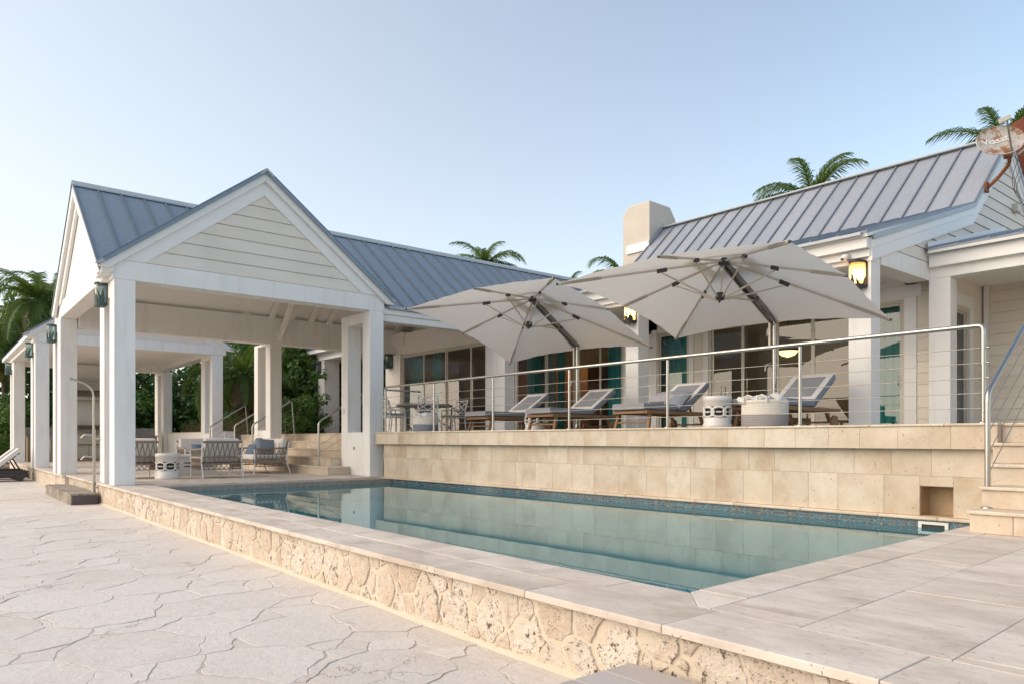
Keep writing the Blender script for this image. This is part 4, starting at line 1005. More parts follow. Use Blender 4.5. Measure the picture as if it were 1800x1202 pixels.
# ------------------------------------------------------------------ wall lanterns
def lantern(f, x, y, z, lab, lit=False, w=.26, h=.42, dpt=.17, seed=1, rz=0):
    t = thing('wall_lantern', lab, 'lantern', f((x, y, z))); rl = random.Random(seed)
    ms = 'bronze' if lit else 'verdigris'
    MB(f).box(x - w / 2 - .02, x + w / 2 + .02, y - .018, y - .002, z - h / 2, z + h / 2).build('back_plate', ms, t, bevel=.004)
    def arcp(r_, n=10): return [(x - w / 2 * math.cos(math.pi * i / n) * r_, y - .02 - dpt * math.sin(math.pi * i / n) ** .7 * r_) for i in range(n + 1)]
    for q0, q1 in ((z + h / 2 - .025, z + h / 2 + .012), (z - h / 2 - .012, z - h / 2 + .05)):
        p = arcp(1.06); MB(f).prism([(a, b, q0) for a, b in p], (0, 0, q1 - q0)).build('band', ms, t)
    p = arcp(.95); m = MB(f)
    for i in range(len(p) - 1): m.add([(p[i][0], p[i][1], z - h / 2 + .05), (p[i + 1][0], p[i + 1][1], z - h / 2 + .05), (p[i + 1][0], p[i + 1][1], z + h / 2 - .025), (p[i][0], p[i][1], z + h / 2 - .025)], [(0, 1, 2, 3)], 0, True)
    m.build('glass', 'amber_glass' if lit else 'lamp_glass', t)
    if lit: MB(f).lathe([(.0, -.06), (.022, -.05), (.03, .0), (.018, .06), (0, .07)], (x, y - .075, z - .02), 12).build('bulb', 'lamp_glow', t); MB(f).box(x - w / 2 + .01, x + w / 2 - .01, y - .024, y - .0185, z - h / 2 + .06, z + h / 2 - .03).build('reflector_plate', 'white_trim', t)
    m = MB(f); pp = arcp(1.0, 24)
    def onarc(u, q): 
        k = u * 24; i = min(23, max(0, int(k))); fr_ = k - i; a, b = pp[i], pp[i + 1]; return Vector((a[0] + (b[0] - a[0]) * fr_, a[1] + (b[1] - a[1]) * fr_, q))
    for s in range(9):                               # cut-metal fronds over the glass
        u0 = rl.uniform(.08, .92); L = rl.uniform(.12, .30); lean = rl.uniform(-.28, .28); q0 = z - h / 2 + .03
        for k in range(3):
            a_, b_ = k / 3, (k + 1) / 3; u_a, u_b = min(.99, max(.01, u0 + lean * a_ * a_)), min(.99, max(.01, u0 + lean * b_ * b_)); wd = (.045, .055, .03, .002)
            A_, B_ = onarc(max(0, u_a - wd[k]), q0 + L * a_), onarc(min(1, u_a + wd[k]), q0 + L * a_); C_, D_ = onarc(min(1, u_b + wd[k + 1]), q0 + L * b_), onarc(max(0, u_b - wd[k + 1]), q0 + L * b_)
            m.prism([A_, B_, C_, D_], (0, -.005, 0))
    m.build('leaf_cutout', ms, t)
    if lit: point(f((x, y - .115, z - .02)), 1.6, (1, .60, .26), .02)
    return t
lantern(M2, -15.32, 2.628, 2.70, 'green copper lantern high on the nearest pavilion pier by the pool', seed=2)
lantern(M2, -20.92, 2.488, 2.60, 'green copper lantern on the pier between the pavilion and outdoor kitchen', seed=3)
lantern(M2, -25.95, 2.488, 2.68, 'green copper lantern on the kitchen pier nearest the pavilion', seed=4)
lantern(M2, -33.0, 2.488, 2.66, 'green copper lantern on the last pier at the left edge', seed=5)
lantern(M1, -19.75, 12.243, 2.47, 'green copper lantern on the wall left of the dining table doors', seed=6)
lantern(M2, -25.6, 11.498, 2.72, 'green copper lantern on the column of the side porch', seed=7)
lantern(M1, -5.07, 11.998, 2.66, 'lit lantern glowing on the corner column beside the security camera', True, seed=8, w=.24)
lantern(M1, -9.78, 11.998, 2.66, 'lit lantern glowing on the middle column between the two umbrellas', True, seed=9, w=.24)
se = thing('security_camera', 'small white dome security camera under the eave beside the lit lantern', 'camera', (-5.22, 11.9, 2.98))
MB().lathe([(.07, 0), (.07, .03), (.05, .05)], (-5.24, 11.9, 2.97), 16).build('mount', 'plastic_white', se); MB().lathe([(.0, -.085), (.05, -.07), (.075, -.02), (.07, .0)], (-5.24, 11.88, 2.98), 16).build('dome', 'plastic_white', se)
MB().lathe([(.0, -.01), (.03, .0), (.03, .02)], (-5.262, 11.83, 2.925), 12).build('lens', 'graphite', se)

# ------------------------------------------------------------------ cable railing on the terrace edge
cr_ = thing('cable_railing', 'stainless cable railing with seven posts along the terrace edge above the pool', 'railing', (-8, 8.55, ZT))
PX = [-14.02, -12.14, -10.25, -8.29, -6.32, -4.33, -2.36]; YR = 8.56; ZR = 1.175
MB().tube(arc([(-14.02, YR, ZT + .8), (-14.02, YR, ZR), (-2.36, YR, ZR), (-2.36, YR, ZT + .6)], None, .06), .0255, 12).build('top_rail', 'steel', cr_)
MB().tube(arc([(-14.02, YR, ZR - .06), (-14.02, 9.5, ZR - .06)], None, .02), .02, 8).build('top_rail', 'steel', cr_)
for i, x in enumerate(PX):
    p = MB().tube([(x, YR, ZT + .004), (x, YR, ZR - .03)], .0215, 12).build('post', 'steel', cr_)
    MB().lathe([(.05, .001), (.05, .012), (.026, .018)], (x, YR, ZT), 16).build('base_flange', 'steel', p)
    if i == 6:
        for k in range(5): MB().tube([(x + .02, YR, ZT + .155 * (k + 1)), (x + .05, YR, ZT + .155 * (k + 1))], .009, 8).build('cable_end', 'steel', p)
for k in range(5): MB().tube([(PX[0], YR, ZT + .155 * (k + 1)), (PX[-1], YR, ZT + .155 * (k + 1))], .0042, 6).build('cable', 'cable_steel', cr_)
stair_rail(-2.08, 'bright stainless stair handrail rising from the lowest step at the right edge', M1, 7.66, 9.3, ZP + .2, .43, 1.42, ZT, False)

# ------------------------------------------------------------------ cantilever umbrellas
def umbrella(X, Y, Z, ya, ti, ro, a, b, h, hm, mx, my, mz, lab):
    Rm = Matrix.Rotation(ya, 3, 'Z') @ Matrix.Rotation(ti, 3, 'X') @ Matrix.Rotation(ro, 3, 'Y'); c = Vector((X, Y, Z))
    f = lambda p: Rm @ Vector(p) + c
    t = thing('cantilever_umbrella', lab, 'umbrella', (mx, my, ZT), 'cantilever umbrellas on the terrace')
    tips = [Vector(q) for q in ((-a, -b, -h), (0, -b, -hm), (a, -b, -h), (a, 0, -hm), (a, b, -h), (0, b, -hm), (-a, b, -h), (-a, 0, -hm))]
    m = MB(f); N = 14; v0 = .155
    for i in range(8):
        A, B = tips[i], tips[(i + 1) % 8]; P = []; F = []
        for r in range(N + 1):
            k = v0 + (1 - v0) * r / N
            for s in range(N + 1):
                u = s / N; p = (A * (1 - u) + B * u) * k
                sag = math.sin(math.pi * u) * .05 * k ** 1.2 + .010 * noise.noise(Vector((p.x * 2.2, p.y * 2.2, X))) * math.sin(math.pi * u) * 2
                wr = .006 * math.sin(u * 26 + i) * max(0, k - .72) * math.sin(math.pi * u) * 4
                p.z += .045 * math.sin(math.pi * k) + sag * .55 - .02 * k + wr + .03
                q = p * 1.0; ctr = math.sin(math.pi * u) * .05 * (k ** 3); q.x *= 1 - ctr * .35; q.y *= 1 - ctr * .35
                P.append(q)
        for r in range(N):
            for s in range(N): j = r * (N + 1) + s; F.append((j, j + 1, j + N + 2, j + N + 1))
        m.add(P, F, 0, True)
    cp = m.build('canopy', 'canopy', t)
    m = MB(f)
    for i in range(8):
        A, B = tips[i] * .27, tips[(i + 1) % 8] * .27; m.add([(0, 0, .15), A + Vector((0, 0, .115)), B + Vector((0, 0, .115))], [(0, 1, 2)])
    m.build('vent_flap', 'canopy', cp)
    m = MB(f)
    for i in range(8):
        A, B = tips[i], tips[(i + 1) % 8]
        for s in range(6):
            p, q = A.lerp(B, s / 6), A.lerp(B, (s + 1) / 6)
            for w_ in (p, q): pass
            k1, k2 = (1 - .0175 * math.sin(math.pi * s / 6)), (1 - .0175 * math.sin(math.pi * (s + 1) / 6))
            P = [Vector((v.x * k, v.y * k, v.z + dz)) for v, k in ((p, k1), (q, k2)) for dz in (.012, -.02)]
            m.add([P[0], P[1], P[3], P[2]], [(0, 1, 2, 3)])
    LH = Vector((0, 0, -.56))
    MB(f).lathe([(.04, -.06), (.085, -.05), (.09, .0), (.05, .05)], (0, 0, -.01), 12).build('upper_hub', 'graphite', t)
    MB(f).lathe([(.012, -.10), (.02, -.06), (.06, -.05), (.075, .0), (.06, .05), (.02, .06)], LH, 12).build('lower_hub', 'graphite', t)
    MB(f).tube([LH, (0, 0, -.05)], .012, 6).build('hub_cord', 'umbrella_rib', t)
    for i in range(8):
        tp = tips[i]; k = .37 if i % 2 == 0 else .45; hb = tp * .03; e = tp * .985 + Vector((0, 0, .005))
        rib = MB(f).bar(hb, e, .022, .030).build('rib', 'umbrella_rib', t)
        MB(f).bar(tp * .74, tp * .998 + Vector((0, 0, .004)), .034, .040).build('sleeve', 'canopy', rib)
        MB(f).bar(tp * .985, tp * 1.012, .03, .03).build('rib_tip', 'graphite', rib)
        c_ = tp * k + Vector((0, 0, -.05))
        MB(f).bar(tp * (k - .03) + Vector((0, 0, -.01)), tp * (k + .03) + Vector((0, 0, -.02)), .038, .055).build('clip', 'graphite', rib)
        MB(f).bar(LH + (tp * .05), c_, .016, .022).build('strut', 'umbrella_rib', t)
    # mast, tilting arm and base
    hub = f((0, 0, -.03)); top = Vector((mx, my, mz)); d = (hub - top); sd = Vector((-d.y, d.x, 0)).normalized() * .045
    low = f(LH)
    for s in (-1, 1): MB().bar(top + sd * s, hub + sd * s * .8, .028, .075).build('arm', 'umbrella_pole', t)
    mid = top.lerp(hub, .42); MB().bar(mid - Vector((0, 0, .03)), low, .02, .03).build('link', 'umbrella_rib', t)
    MB().bar(mid - sd * 1.4, mid + sd * 1.4, .06, .06).build('joint', 'graphite', t)
    mast = MB().tube([(mx, my, ZT + .05), (mx, my, mz + .06)], .034, 14).build('mast', 'steel', t)
    MB().box(mx - .085, mx - .045, my - .05, my + .03, mz - .42, mz + .02).build('mast_track', 'umbrella_rib', t, bevel=.006)
    for q in range(5): MB().box(mx - .088, mx - .0855, my - .04, my + .01, mz - .38 + q * .08, mz - .34 + q * .08).build('slot', 'graphite', t)
    MB().bar(top - Vector((0, 0, .02)), top + Vector((-.06, 0, -.06)), .07, .07).build('joint', 'graphite', t)
    MB().tube([(mx - .06, my, 1.28), (mx - .12, my - .05, 1.25), (mx - .14, my - .05, 1.15)], .014, 6).build('crank', 'steel', t)
    MB().lathe([(.12, 0), (.12, .03), (.06, .05), (.05, .16)], (mx, my, ZT), 20).build('base', 'steel', t)
    MB().box(mx - .45, mx + .45, my - .45, my + .45, ZT - .005, ZT + .02).build('base_plate', 'graphite', t)
    return t
k_ = 1.1
umbrella(-5.556 * k_, 8.821 * k_, 2.47 * k_, .031, -.171, .025, 1.7 * k_, 1.471 * k_, .578 * k_, .461 * k_, -6.12, 11.22, 1.95, 'large cream cantilever umbrella in front of the lit corner column, the nearer of two')
umbrella(-9.691 * k_, 9.052 * k_, 2.583 * k_, .125, -.265, -.02, 1.7 * k_, 1.471 * k_, .578 * k_, .461 * k_, -10.66, 11.25, 1.98, 'large cream cantilever umbrella beside the pavilion gable, the farther of two')

# ------------------------------------------------------------------ sun loungers on the terrace
def lounger(lab, wood_='teak', body='cushion_slate', rim='cushion_white', top='cushion_grey', grp='teak sun loungers in a row on the terrace', ang=33, low=0, cat='sun lounger', slim=False):
    t = thing('sun_lounger', lab, cat, (0, 0, 0), grp)
    W, L = .34, 2.02; zr = .26 - low; hy = 1.2; a = R(ang)
    for s in (-1, 1):
        MB().box(s * W - .025, s * W + .025, .03, 1.98, zr, zr + .06).build('side_rail', wood_, t, bevel=.005)
    for y in (.05, .62, 1.2, 1.93): MB().box(-W + .026, W - .026, y - .03, y + .03, zr + .005, zr + .05).build('cross_bar', wood_, t, bevel=.004)
    for s in (-1, 1):
        MB().bar((s * (W - .01), .16, zr), (s * (W + .015), .08, 0), .05, .05, (0, 1, 0)).build('leg', wood_, t, bevel=.004)
        MB().bar((s * (W - .03), 1.62, zr), (s * (W - .03), 1.72, .1), .05, .05, (0, 1, 0)).build('leg', wood_, t, bevel=.004)
        MB().tube([(s * (W + .002), 1.76, .105), (s * (W + .045), 1.76, .105)], .105, 20).build('wheel', wood_, t, bevel=.006)
    MB().bar((-W, .13, .12 - low * .3), (W, .13, .12 - low * .3), .05, .03).build('stretcher', wood_, t, bevel=.004)
    MB().bar((-W, 1.76, .105), (W, 1.76, .105), .03, .03).build('axle', wood_, t)
    bk = Vector((0, math.cos(a), math.sin(a))); nb = Vector((0, -math.sin(a), math.cos(a))); o = Vector((0, hy, zr + .06))
    def bq(u0, u1, w, n0, n1):
        m = MB(); m.prism([o + bk * u0 + nb * n0 + Vector((-w, 0, 0)), o + bk * u0 + nb * n0 + Vector((w, 0, 0)), o + bk * u1 + nb * n0 + Vector((w, 0, 0)), o + bk * u1 + nb * n0 + Vector((-w, 0, 0))], nb * (n1 - n0)); return m
    for k in range(6): bq(.04 + k * .13, .13 + k * .13, W - .03, -.01, .012).build('slat', wood_, t)
    MB().bar(o + bk * .55, (0, hy + .62, zr + .02), .04, .03, (1, 0, 0)).build('back_support', wood_, t)
    for k in range(8): MB().box(-W + .03, W - .03, .1 + k * .135, .19 + k * .135, zr + .052, zr + .066).build('slat', wood_, t)
    s_ = MB(); s_.box(-W - .005, W + .005, .0, hy, zr + .068, zr + .168); sc_ = s_.build('seat_cushion', [body], t, bevel=.03)
    MB().box(-W + .005, W - .005, .012, hy - .01, zr + .1685, zr + .174).build('border', rim, sc_, bevel=.003); MB().box(-W + .1, W - .1, .12, hy - .02, zr + .1745, zr + .180).build('panel', top, sc_, bevel=.003)
    MB().box(-W + .0, W - .0, -.012, -.001, zr + .075, zr + .162).build('end_panel', 'cushion_grey' if not slim else rim, sc_, bevel=.004)
    b_ = bq(.04, .84, W + .005, .014, .118).build('back_cushion', body, t, bevel=.03)
    bq(.05, .832, W - .005, .1185, .124).build('border', rim, b_, bevel=.003); bq(.13, .73, W - .1, .1245, .130).build('panel', top, b_, bevel=.003)
    return t
LG = lounger('teak sun lounger with grey cushion beside the woven basket at the left of the row')
LG.location = (-12.08, 9.6, ZT)
for x, y, lb in ((-10.03, 9.5, 'teak sun lounger with grey cushion under the farther umbrella, second from the left'), (-7.78, 9.45, 'teak sun lounger with two pillows left of the openwork white stool'), (-5.50, 9.5, 'teak sun lounger with grey cushion behind the towel basket, rightmost of the row')):
    copy_tree(LG, (x, y, ZT), label=lb)
def pillow(loc, sx, sy, sz, mat, lab, rot=(0, 0, 0), grp=None, f=M1, name='throw_pillow'):
    rm = (Matrix.Rotation(rot[2], 3, 'Z') @ Matrix.Rotation(rot[0], 3, 'X') @ Matrix.Rotation(rot[1], 3, 'Y'))
    m = MB().pillow((0, 0, 0), sx, sy, sz, 10, rot=rm); o = m.build(name, mat, None, org=(0, 0, 0)); o.location = f(loc); return tag(o, lab, 'pillow', grp)
pillow((-7.82, 10.62, ZT + .58), .33, .22, .09, 'pillow_print', 'grey knitted pillow lying on the lounger with two pillows', (R(20), 0, 0))
pillow((-7.55, 10.50, ZT + .53), .24, .2, .08, 'cushion_slate', 'slate blue pillow propped in front of the grey knitted pillow', (R(48), R(8), R(-20)))

# ------------------------------------------------------------------ stools, baskets, dining set
def stool(x, y, z, lab, r=.20, h=.46, f=M1):
    t = thing('garden_stool', lab, 'stool', f((x, y, z))); c = (x, y, z)
    MB(f).lathe([(r * .98, 0), (r * 1.03, .015), (r * 1.03, .055), (r * .97, .07), (r * .99, h * .32), (r * .95, h * .33), (r * .90, h * .33)], c, 32).build('base', 'ceramic_white', t)
    MB(f).lathe([(r * .90, h * .67), (r * .95, h * .67), (r * .99, h * .68), (r * .96, h - .08), (r * 1.03, h - .07), (r * 1.03, h - .02), (r * .98, h), (r * .5, h + .004), (0, h + .004)], c, 32).build('top', 'ceramic_white', t)
    MB(f).lathe([(r * .80, h * .2), (r * .80, h * .8)], c, 24).build('shade_core', 'opening_shade', t)  # closed dark core, painted as the shade seen between the rings
    n = 7
    for i in range(n):
        a0 = 2 * math.pi * i / n; P = []
        for k in range(17):
            q = 2 * math.pi * k / 16; a_ = a0 + math.cos(q) * (math.pi / n) * 1.22; P.append((x + r * .96 * math.cos(a_), y + r * .96 * math.sin(a_), z + h * .5 + math.sin(q) * h * .155))
        MB(f).tube(P[:-1], .017, 6, closed=True).build('ring', 'ceramic_white', t)
        P = [(x + r * .95 * math.cos(a0 + (j - 1) * .2), y + r * .95 * math.sin(a0 + (j - 1) * .2), z + h * .5) for j in range(3)]
        MB(f).tube(P, .012, 6).build('link', 'ceramic_white', t)
    return t
stool(-5.91, 9.2, ZT, 'openwork white ceramic stool on the terrace left of the towel basket')
stool(-10.72, 10.06, ZT, 'white ceramic stool between the two leftmost loungers', h=.45)
stool(-16.44, 3.97, ZP, 'white ceramic stool on the pavilion floor nearest the pool', h=.54, r=.24, f=M2)
def basket(x, y, w, d, h, low, lab):
    t = thing('storage_basket', lab, 'basket', (x, y, ZT)); c = (x, y, ZT); sy = d / w
    MB().lathe([(w * .47, 0), (w * .50, .02), (w * .505, h * .45)], c, 36, sy=sy).build('lower_weave', low, t)
    MB().lathe([(w * .505, h * .45), (w * .51, h - .01), (w * .50, h), (w * .48, h), (w * .48, h * .5)], c, 36, sy=sy).build('upper_weave', 'basket_cream', t)
    MB().lathe([(0, h * .72), (w * .47, h * .72)], c, 24, sy=sy).build('lining', 'basket_cream', t)
    m = MB()
    for k in range(1, 16): m.tube([(x + w * .508 * math.cos(q * math.pi / 16), y + w * .508 * sy * math.sin(q * math.pi / 16), ZT + h * k / 16) for q in range(32)], .0055, 4, closed=True, mi=0 if k < 7.5 else 1)
    m.build('coil', [low, 'basket_cream'], t)
    for s in (-1, 1): MB().tube([(x + s * w * .16 - .07, y - d * .5 * .96, ZT + h - .03), (x + s * w * .16 - .06, y - d * .5, ZT + h + .04), (x + s * w * .16, y - d * .5, ZT + h + .06), (x + s * w * .16 + .06, y - d * .5, ZT + h + .04), (x + s * w * .16 + .07, y - d * .5 * .96, ZT + h - .03)], .013, 8).build('handle', 'basket_cream', t)
    return t
def towels(x, y, w, d, z, n, lab, seed):
    r = random.Random(seed)
    for i in range(n):
        px, py = x + (i - (n - 1) / 2) * w * .8 / n + r.uniform(-.02, .02), y + r.uniform(-.08, .06)
        m = MB(); m.pillow((0, 0, 0), .09, .17, .055, 8, rot=Matrix.Rotation(r.uniform(-.5, .5), 3, 'Z') @ Matrix.Rotation(r.uniform(.2, .7), 3, 'Y'))
        for k, v in enumerate(m.v): m.v[k] = v + noise.noise_vector(v * 11 + Vector((i, seed, 0))) * .022
        o = m.build('towel', 'towel_blue' if i % 2 else 'cushion_white', None, org=(0, 0, 0)); o.location = (px, py, z + r.uniform(-.01, .03)); tag(o, ('white' if i % 2 == 0 else 'blue') + ' rolled towel, ' + ('leftmost', 'second from left', 'third from left', 'fourth from left', 'rightmost')[i if i < n - 1 else 4] + ' in ' + lab, 'towel', 'towels in ' + lab)
basket(-5.05, 9.0, .62, .5, .36, 'basket_grey', 'two tone cream and grey rope basket full of towels beside the rightmost lounger')
towels(-5.05, 9.0, .6, .4, ZT + .36, 5, 'the basket by the rightmost lounger', 4)
basket(-12.98, 8.93, .60, .5, .34, 'cushion_slate', 'cream basket with a slate band at the left end of the terrace railing')
towels(-12.98, 8.93, .5, .3, ZT + .33, 3, 'the slate banded basket on the terrace', 9)
dt = thing('dining_table', 'round grey pedestal dining table on the terrace behind the slotted pier', 'table', (-15.9, 10.9, ZT)); c = (-15.9, 10.9, ZT)
MB().lathe([(.0, .70), (.72, .70), (.75, .715), (.75, .74), (.72, .755), (0, .755)], c, 36).build('tabletop', 'concrete_grey', dt); MB().lathe([(.32, 0), (.30, .03), (.16, .2), (.14, .4), (.2, .62), (.34, .70)], c, 24).build('pedestal', 'concrete_grey', dt)
def dining_chair(lab):
    t = thing('dining_chair', lab, 'chair', (0, 0, 0), 'white lattice back chairs round the dining table'); w = .24
    for s in (-1, 1):
        MB().bar((s * w, -.22, 0), (s * w, -.22, .44), .035, .035).build('leg', 'powder_white', t, bevel=.004)
        MB().tube([(s * w, .27, 0), (s * w, .22, .42), (s * w, .25, .65), (s * (w + .005), .33, .92)], .018, 6).build('leg', 'powder_white', t)
        MB().tube([(s * w, .26, .64), (s * w, .0, .65), (s * w, -.2, .62), (s * w, -.22, .44)], .014, 6).build('arm', 'powder_white', t)
    for z, y in ((.9, .325), (.56, .24)): MB().bar((-w, y, z), (w, y, z), .03, .025).build('back_rail', 'powder_white', t)
    for a, b in (((-w, .245, .58), (w, .32, .88)), ((w, .245, .58), (-w, .32, .88)), ((0, .245, .57), (-w, .285, .73)), ((0, .245, .57), (w, .285, .73)), ((0, .32, .89), (-w, .285, .73)), ((0, .32, .89), (w, .285, .73))):
        MB().bar(a, b, .016, .018).build('lattice_bar', 'powder_white', t)
    MB().box(-w, w, -.23, .24, .42, .45).build('seat_frame', 'powder_white', t, bevel=.005); MB().box(-w + .01, w - .01, -.24, .22, .4505, .50).build('seat_pad', 'cushion_slate', t, bevel=.018)
    return t
DCH = dining_chair('white lattice back dining chair facing the glass doors')
for i, (deg, lb) in enumerate(((205, 'white lattice chair at the dining table nearest the first glass door'), (268, 'grey looking lattice chair on the pool side of the dining table behind the basket'), (330, 'white lattice chair between dining table and slate banded basket'), (90, 'lattice chair on the far side of the dining table'))):
    o = DCH if i == 0 else copy_tree(DCH, label=lb); a = R(deg); o['label'] = lb
    o.location = (-15.9 + .95 * math.cos(a), 10.9 + .95 * math.sin(a), ZT); o.rotation_euler[2] = a - R(90)

# ------------------------------------------------------------------ woven lounge furniture in the pavilion
def woven_seat(name, lab, cat, w, grp):
    t = thing(name, lab, cat, (0, 0, 0), grp); h = w / 2; dpt = .4
    for s in (-1, 1):
        MB().tube([(s * h, -dpt, 0), (s * h, -dpt + .02, .34), (s * (h + .015), -dpt, .60)], .017, 8).build('leg', 'powder_white', t)
        MB().tube([(s * h, dpt + .10, 0), (s * h, dpt - .02, .34), (s * h, dpt + .06, .78)], .017, 8).build('leg', 'powder_white', t)
    for z, y0, y1 in ((.60, -dpt, dpt + .02),):
        for s in (-1, 1): MB().bar((s * (h + .01), y0, z), (s * h, y1, z + .03), .035, .04).build('armrest', 'rope_taupe', t, bevel=.008)
    def yb(z): return dpt - .02 + (z - .34) * .18
    for z in (.78, .45, .30): MB().bar((-h, yb(z), z), (h, yb(z), z), .03, .05 if z > .7 else .03).build('back_rail', 'rope_taupe', t, bevel=.006)
    for z in (.30,):
        MB().bar((-h, -dpt, z), (h, -dpt, z), .03, .08).build('seat_rail', 'rope_taupe', t, bevel=.006)
        for s in (-1, 1): MB().bar((s * h, -dpt, z), (s * h, dpt, z), .03, .08).build('seat_rail', 'rope_taupe', t, bevel=.006)
    def zig(P, Q, z0, z1, n, tw, off=0):
        m = MB(); P, Q = Vector(P), Vector(Q)
        for i in range(n):
            a, b, c = P.lerp(Q, i / n), P.lerp(Q, (i + .5) / n), P.lerp(Q, (i + 1) / n)
            A, B, C = tw(a, z0), tw(b, z1), tw(c, z0); m.bar(A, B, .013, .013, (0, 1, 0)); m.bar(B, C, .013, .013, (0, 1, 0))
        return m
    tb = lambda p, z: Vector((p.x, yb(z), z)); n = int(w / .105)
    for z0, z1 in ((.76, .47), (.31, .44), (.28, .19)): zig((-h, 0, 0), (h, 0, 0), z0, z1, n, tb).build('rope_weave', 'rope_taupe', t, kind=None)
    ts = lambda p, z: Vector((p.x, p.y, z))
    for s in (-1, 1):
        for z0, z1 in ((.59, .45), (.32, .43), (.28, .19)): zig((s * h, -dpt, 0), (s * h, dpt, 0), z0, z1, 8, ts).build('rope_weave', 'rope_taupe', t)
        MB().bar((s * h, -dpt, .44), (s * h, dpt, .44), .014, .014).build('side_rail', 'powder_white', t); MB().bar((s * h, -dpt, .185), (s * h, dpt, .185), .02, .02).build('side_rail', 'rope_taupe', t)
    MB().bar((-h, yb(.185), .185), (h, yb(.185), .185), .02, .02).build('back_rail', 'rope_taupe', t)
    MB().box(-h + .03, h - .03, -dpt + .0, dpt - .06, .31, .335).build('seat_deck', 'rope_taupe', t)
    k = 1 if w < 1 else 2
    for i in range(k):
        x0, x1 = -h + .03 + (2 * h - .06) * i / k, -h + .03 + (2 * h - .06) * (i + 1) / k
        MB().box(x0 + .004, x1 - .004, -dpt - .02, dpt - .12, .34, .47).build('seat_cushion', 'cushion_white', t, bevel=.035)
        a = R(14); MB(lambda p: Matrix.Rotation(-a, 3, 'X') @ Vector(p) + Vector((0, dpt - .16, .46))).box(x0 + .01, x1 - .01, -.02, .12, .02, .42).build('back_cushion', 'cushion_white', t, bevel=.045)
    return t
GR = 'woven lounge seats in the pavilion'
q = woven_seat('lounge_chair', 'woven rope lounge chair with its back to the pool, nearest the loveseat', 'chair', .84, GR); q.location = M2((-16.55, 5.0, ZP)); q.rotation_euler[2] = R(-90) - DL
q2 = copy_tree(q, M2((-17.25, 3.46, ZP)), R(-90) - DL, 'woven rope lounge chair half hidden behind the nearest pavilion pier')
q3 = copy_tree(q, M2((-19.3, 5.4, ZP)), R(90) - DL, 'woven lounge chair facing the pool with a blue patterned lumbar pillow')
q4 = woven_seat('loveseat', 'woven rope loveseat with white cushions and pillows at the foot of the garden steps', 'loveseat', 1.62, GR); q4.location = M2((-18.1, 6.5, ZP)); q4.rotation_euler[2] = -DL
ct = thing('coffee_table', 'white box coffee table with slotted sides behind the white stool', 'table', M2((-18.0, 4.75, ZP)))
MB(M2).box(-18.35, -17.65, 4.15, 5.35, ZP + .02, ZP + .42).build('body', 'ceramic_white', ct, bevel=.01); MB(M2).box(-18.38, -17.62, 4.12, 5.38, ZP + .421, ZP + .475).build('top', 'ceramic_white', ct, bevel=.012); MB(M2).box(-18.37, -17.63, 4.13, 5.37, ZP, ZP + .0195).build('plinth', 'ceramic_white', ct)
for k in range(3):
    for z in (.20, .28): MB(M2).box(-17.6495, -17.646, 4.24 + k * .38, 4.52 + k * .38, ZP + z, ZP + z + .025).build('slot', 'opening_shade', ct)  # dark strips laid on the side, shade of the slots put into colour
pillow((-18.98, 5.4, ZP + .58), .26, .15, .07, 'cushion_blue', 'blue lumbar pillow with white motifs on the chair facing the pool', (R(70), 0, R(90) - DL), f=M2)
for k in range(3):
    pass
pillow((-17.45, 6.42, ZP + .64), .22, .22, .085, 'cushion_slate', 'slate blue square pillow leaning at the right end of the loveseat', (R(72), R(20), R(62)), f=M2)
pillow((-17.9, 6.55, ZP + .60), .21, .21, .08, 'pillow_print', 'grey printed pillow in the middle of the loveseat', (R(68), 0, R(10)), f=M2)
pillow((-18.5, 6.60, ZP + .68), .22, .22, .085, 'cushion_slate', 'slate pillow with pale dots at the left end of the loveseat', (R(70), 0, R(-8)), f=M2)
pillow((-18.15, 6.36, ZP + .57), .19, .17, .08, 'cushion_blue', 'small dark blue pillow in front of the other loveseat pillows', (R(62), 0, R(20)), f=M2)

# ------------------------------------------------------------------ patio pieces
def platform(x0, x1, y0, y1, h, mat, lab):
    t = thing('wooden_step', lab, 'step', M2((x0, y0, Z0))); z = Z0 + h
    w = (y1 - y0) / 3
    for i in range(3): MB(M2).box(x0, x1, y0 + w * i + .004, y0 + w * (i + 1) - .004, z - .035, z).build('plank', mat, t, bevel=.004)
    MB(M2).box(x0 + .01, x1 - .01, y0 + .012, y0 + .04, Z0 - .01, z - .036).build('side_board', 'stained_wood', t, bevel=.004)
    for xx in (x0 + .008, x1 - .036): MB(M2).box(xx, xx + .028, y0 + .041, y1 - .004, Z0 - .01, z - .036).build('end_board', 'end_board', t, bevel=.003)
    return t
platform(-19.25, -15.62, 2.08, 2.545, .215, 'stained_wood', 'weathered wooden step box below the pavilion beside the outdoor shower')
platform(-2.25, 1.6, 1.98, 2.545, .195, 'grey_wood', 'grey planked wooden step against the coral wall at the bottom of the view')
sh = thing('outdoor_shower', 'slim steel outdoor shower pole with a curved head in front of the pavilion pier', 'shower', M2((-15.95, 2.5, Z0)))
MB(M2).tube(arc([(-15.95, 2.52, Z0), (-15.95, 2.52, 1.02), (-16.05, 2.18, 1.16)], None, .22, 8), .02, 10).build('pipe', 'steel', sh)
MB(M2).tube([(-16.05, 2.18, 1.165), (-16.06, 2.14, 1.165)], .032, 12).build('shower_head', 'steel', sh); MB(M2).tube([(-15.95, 2.545, Z0 + .02), (-15.95, 2.545, .2)], .011, 8).build('feed_pipe', 'steel', sh)
for z in (.08, -.34): MB(M2).bar((-15.95, 2.53, z), (-16.0, 2.38, z + .02), .035, .035).build('tap', 'steel', sh, bevel=.006); MB(M2).tube([(-16.0, 2.38, z + .02), (-16.03, 2.32, z - .05)], .016, 8).build('spout', 'steel', sh)
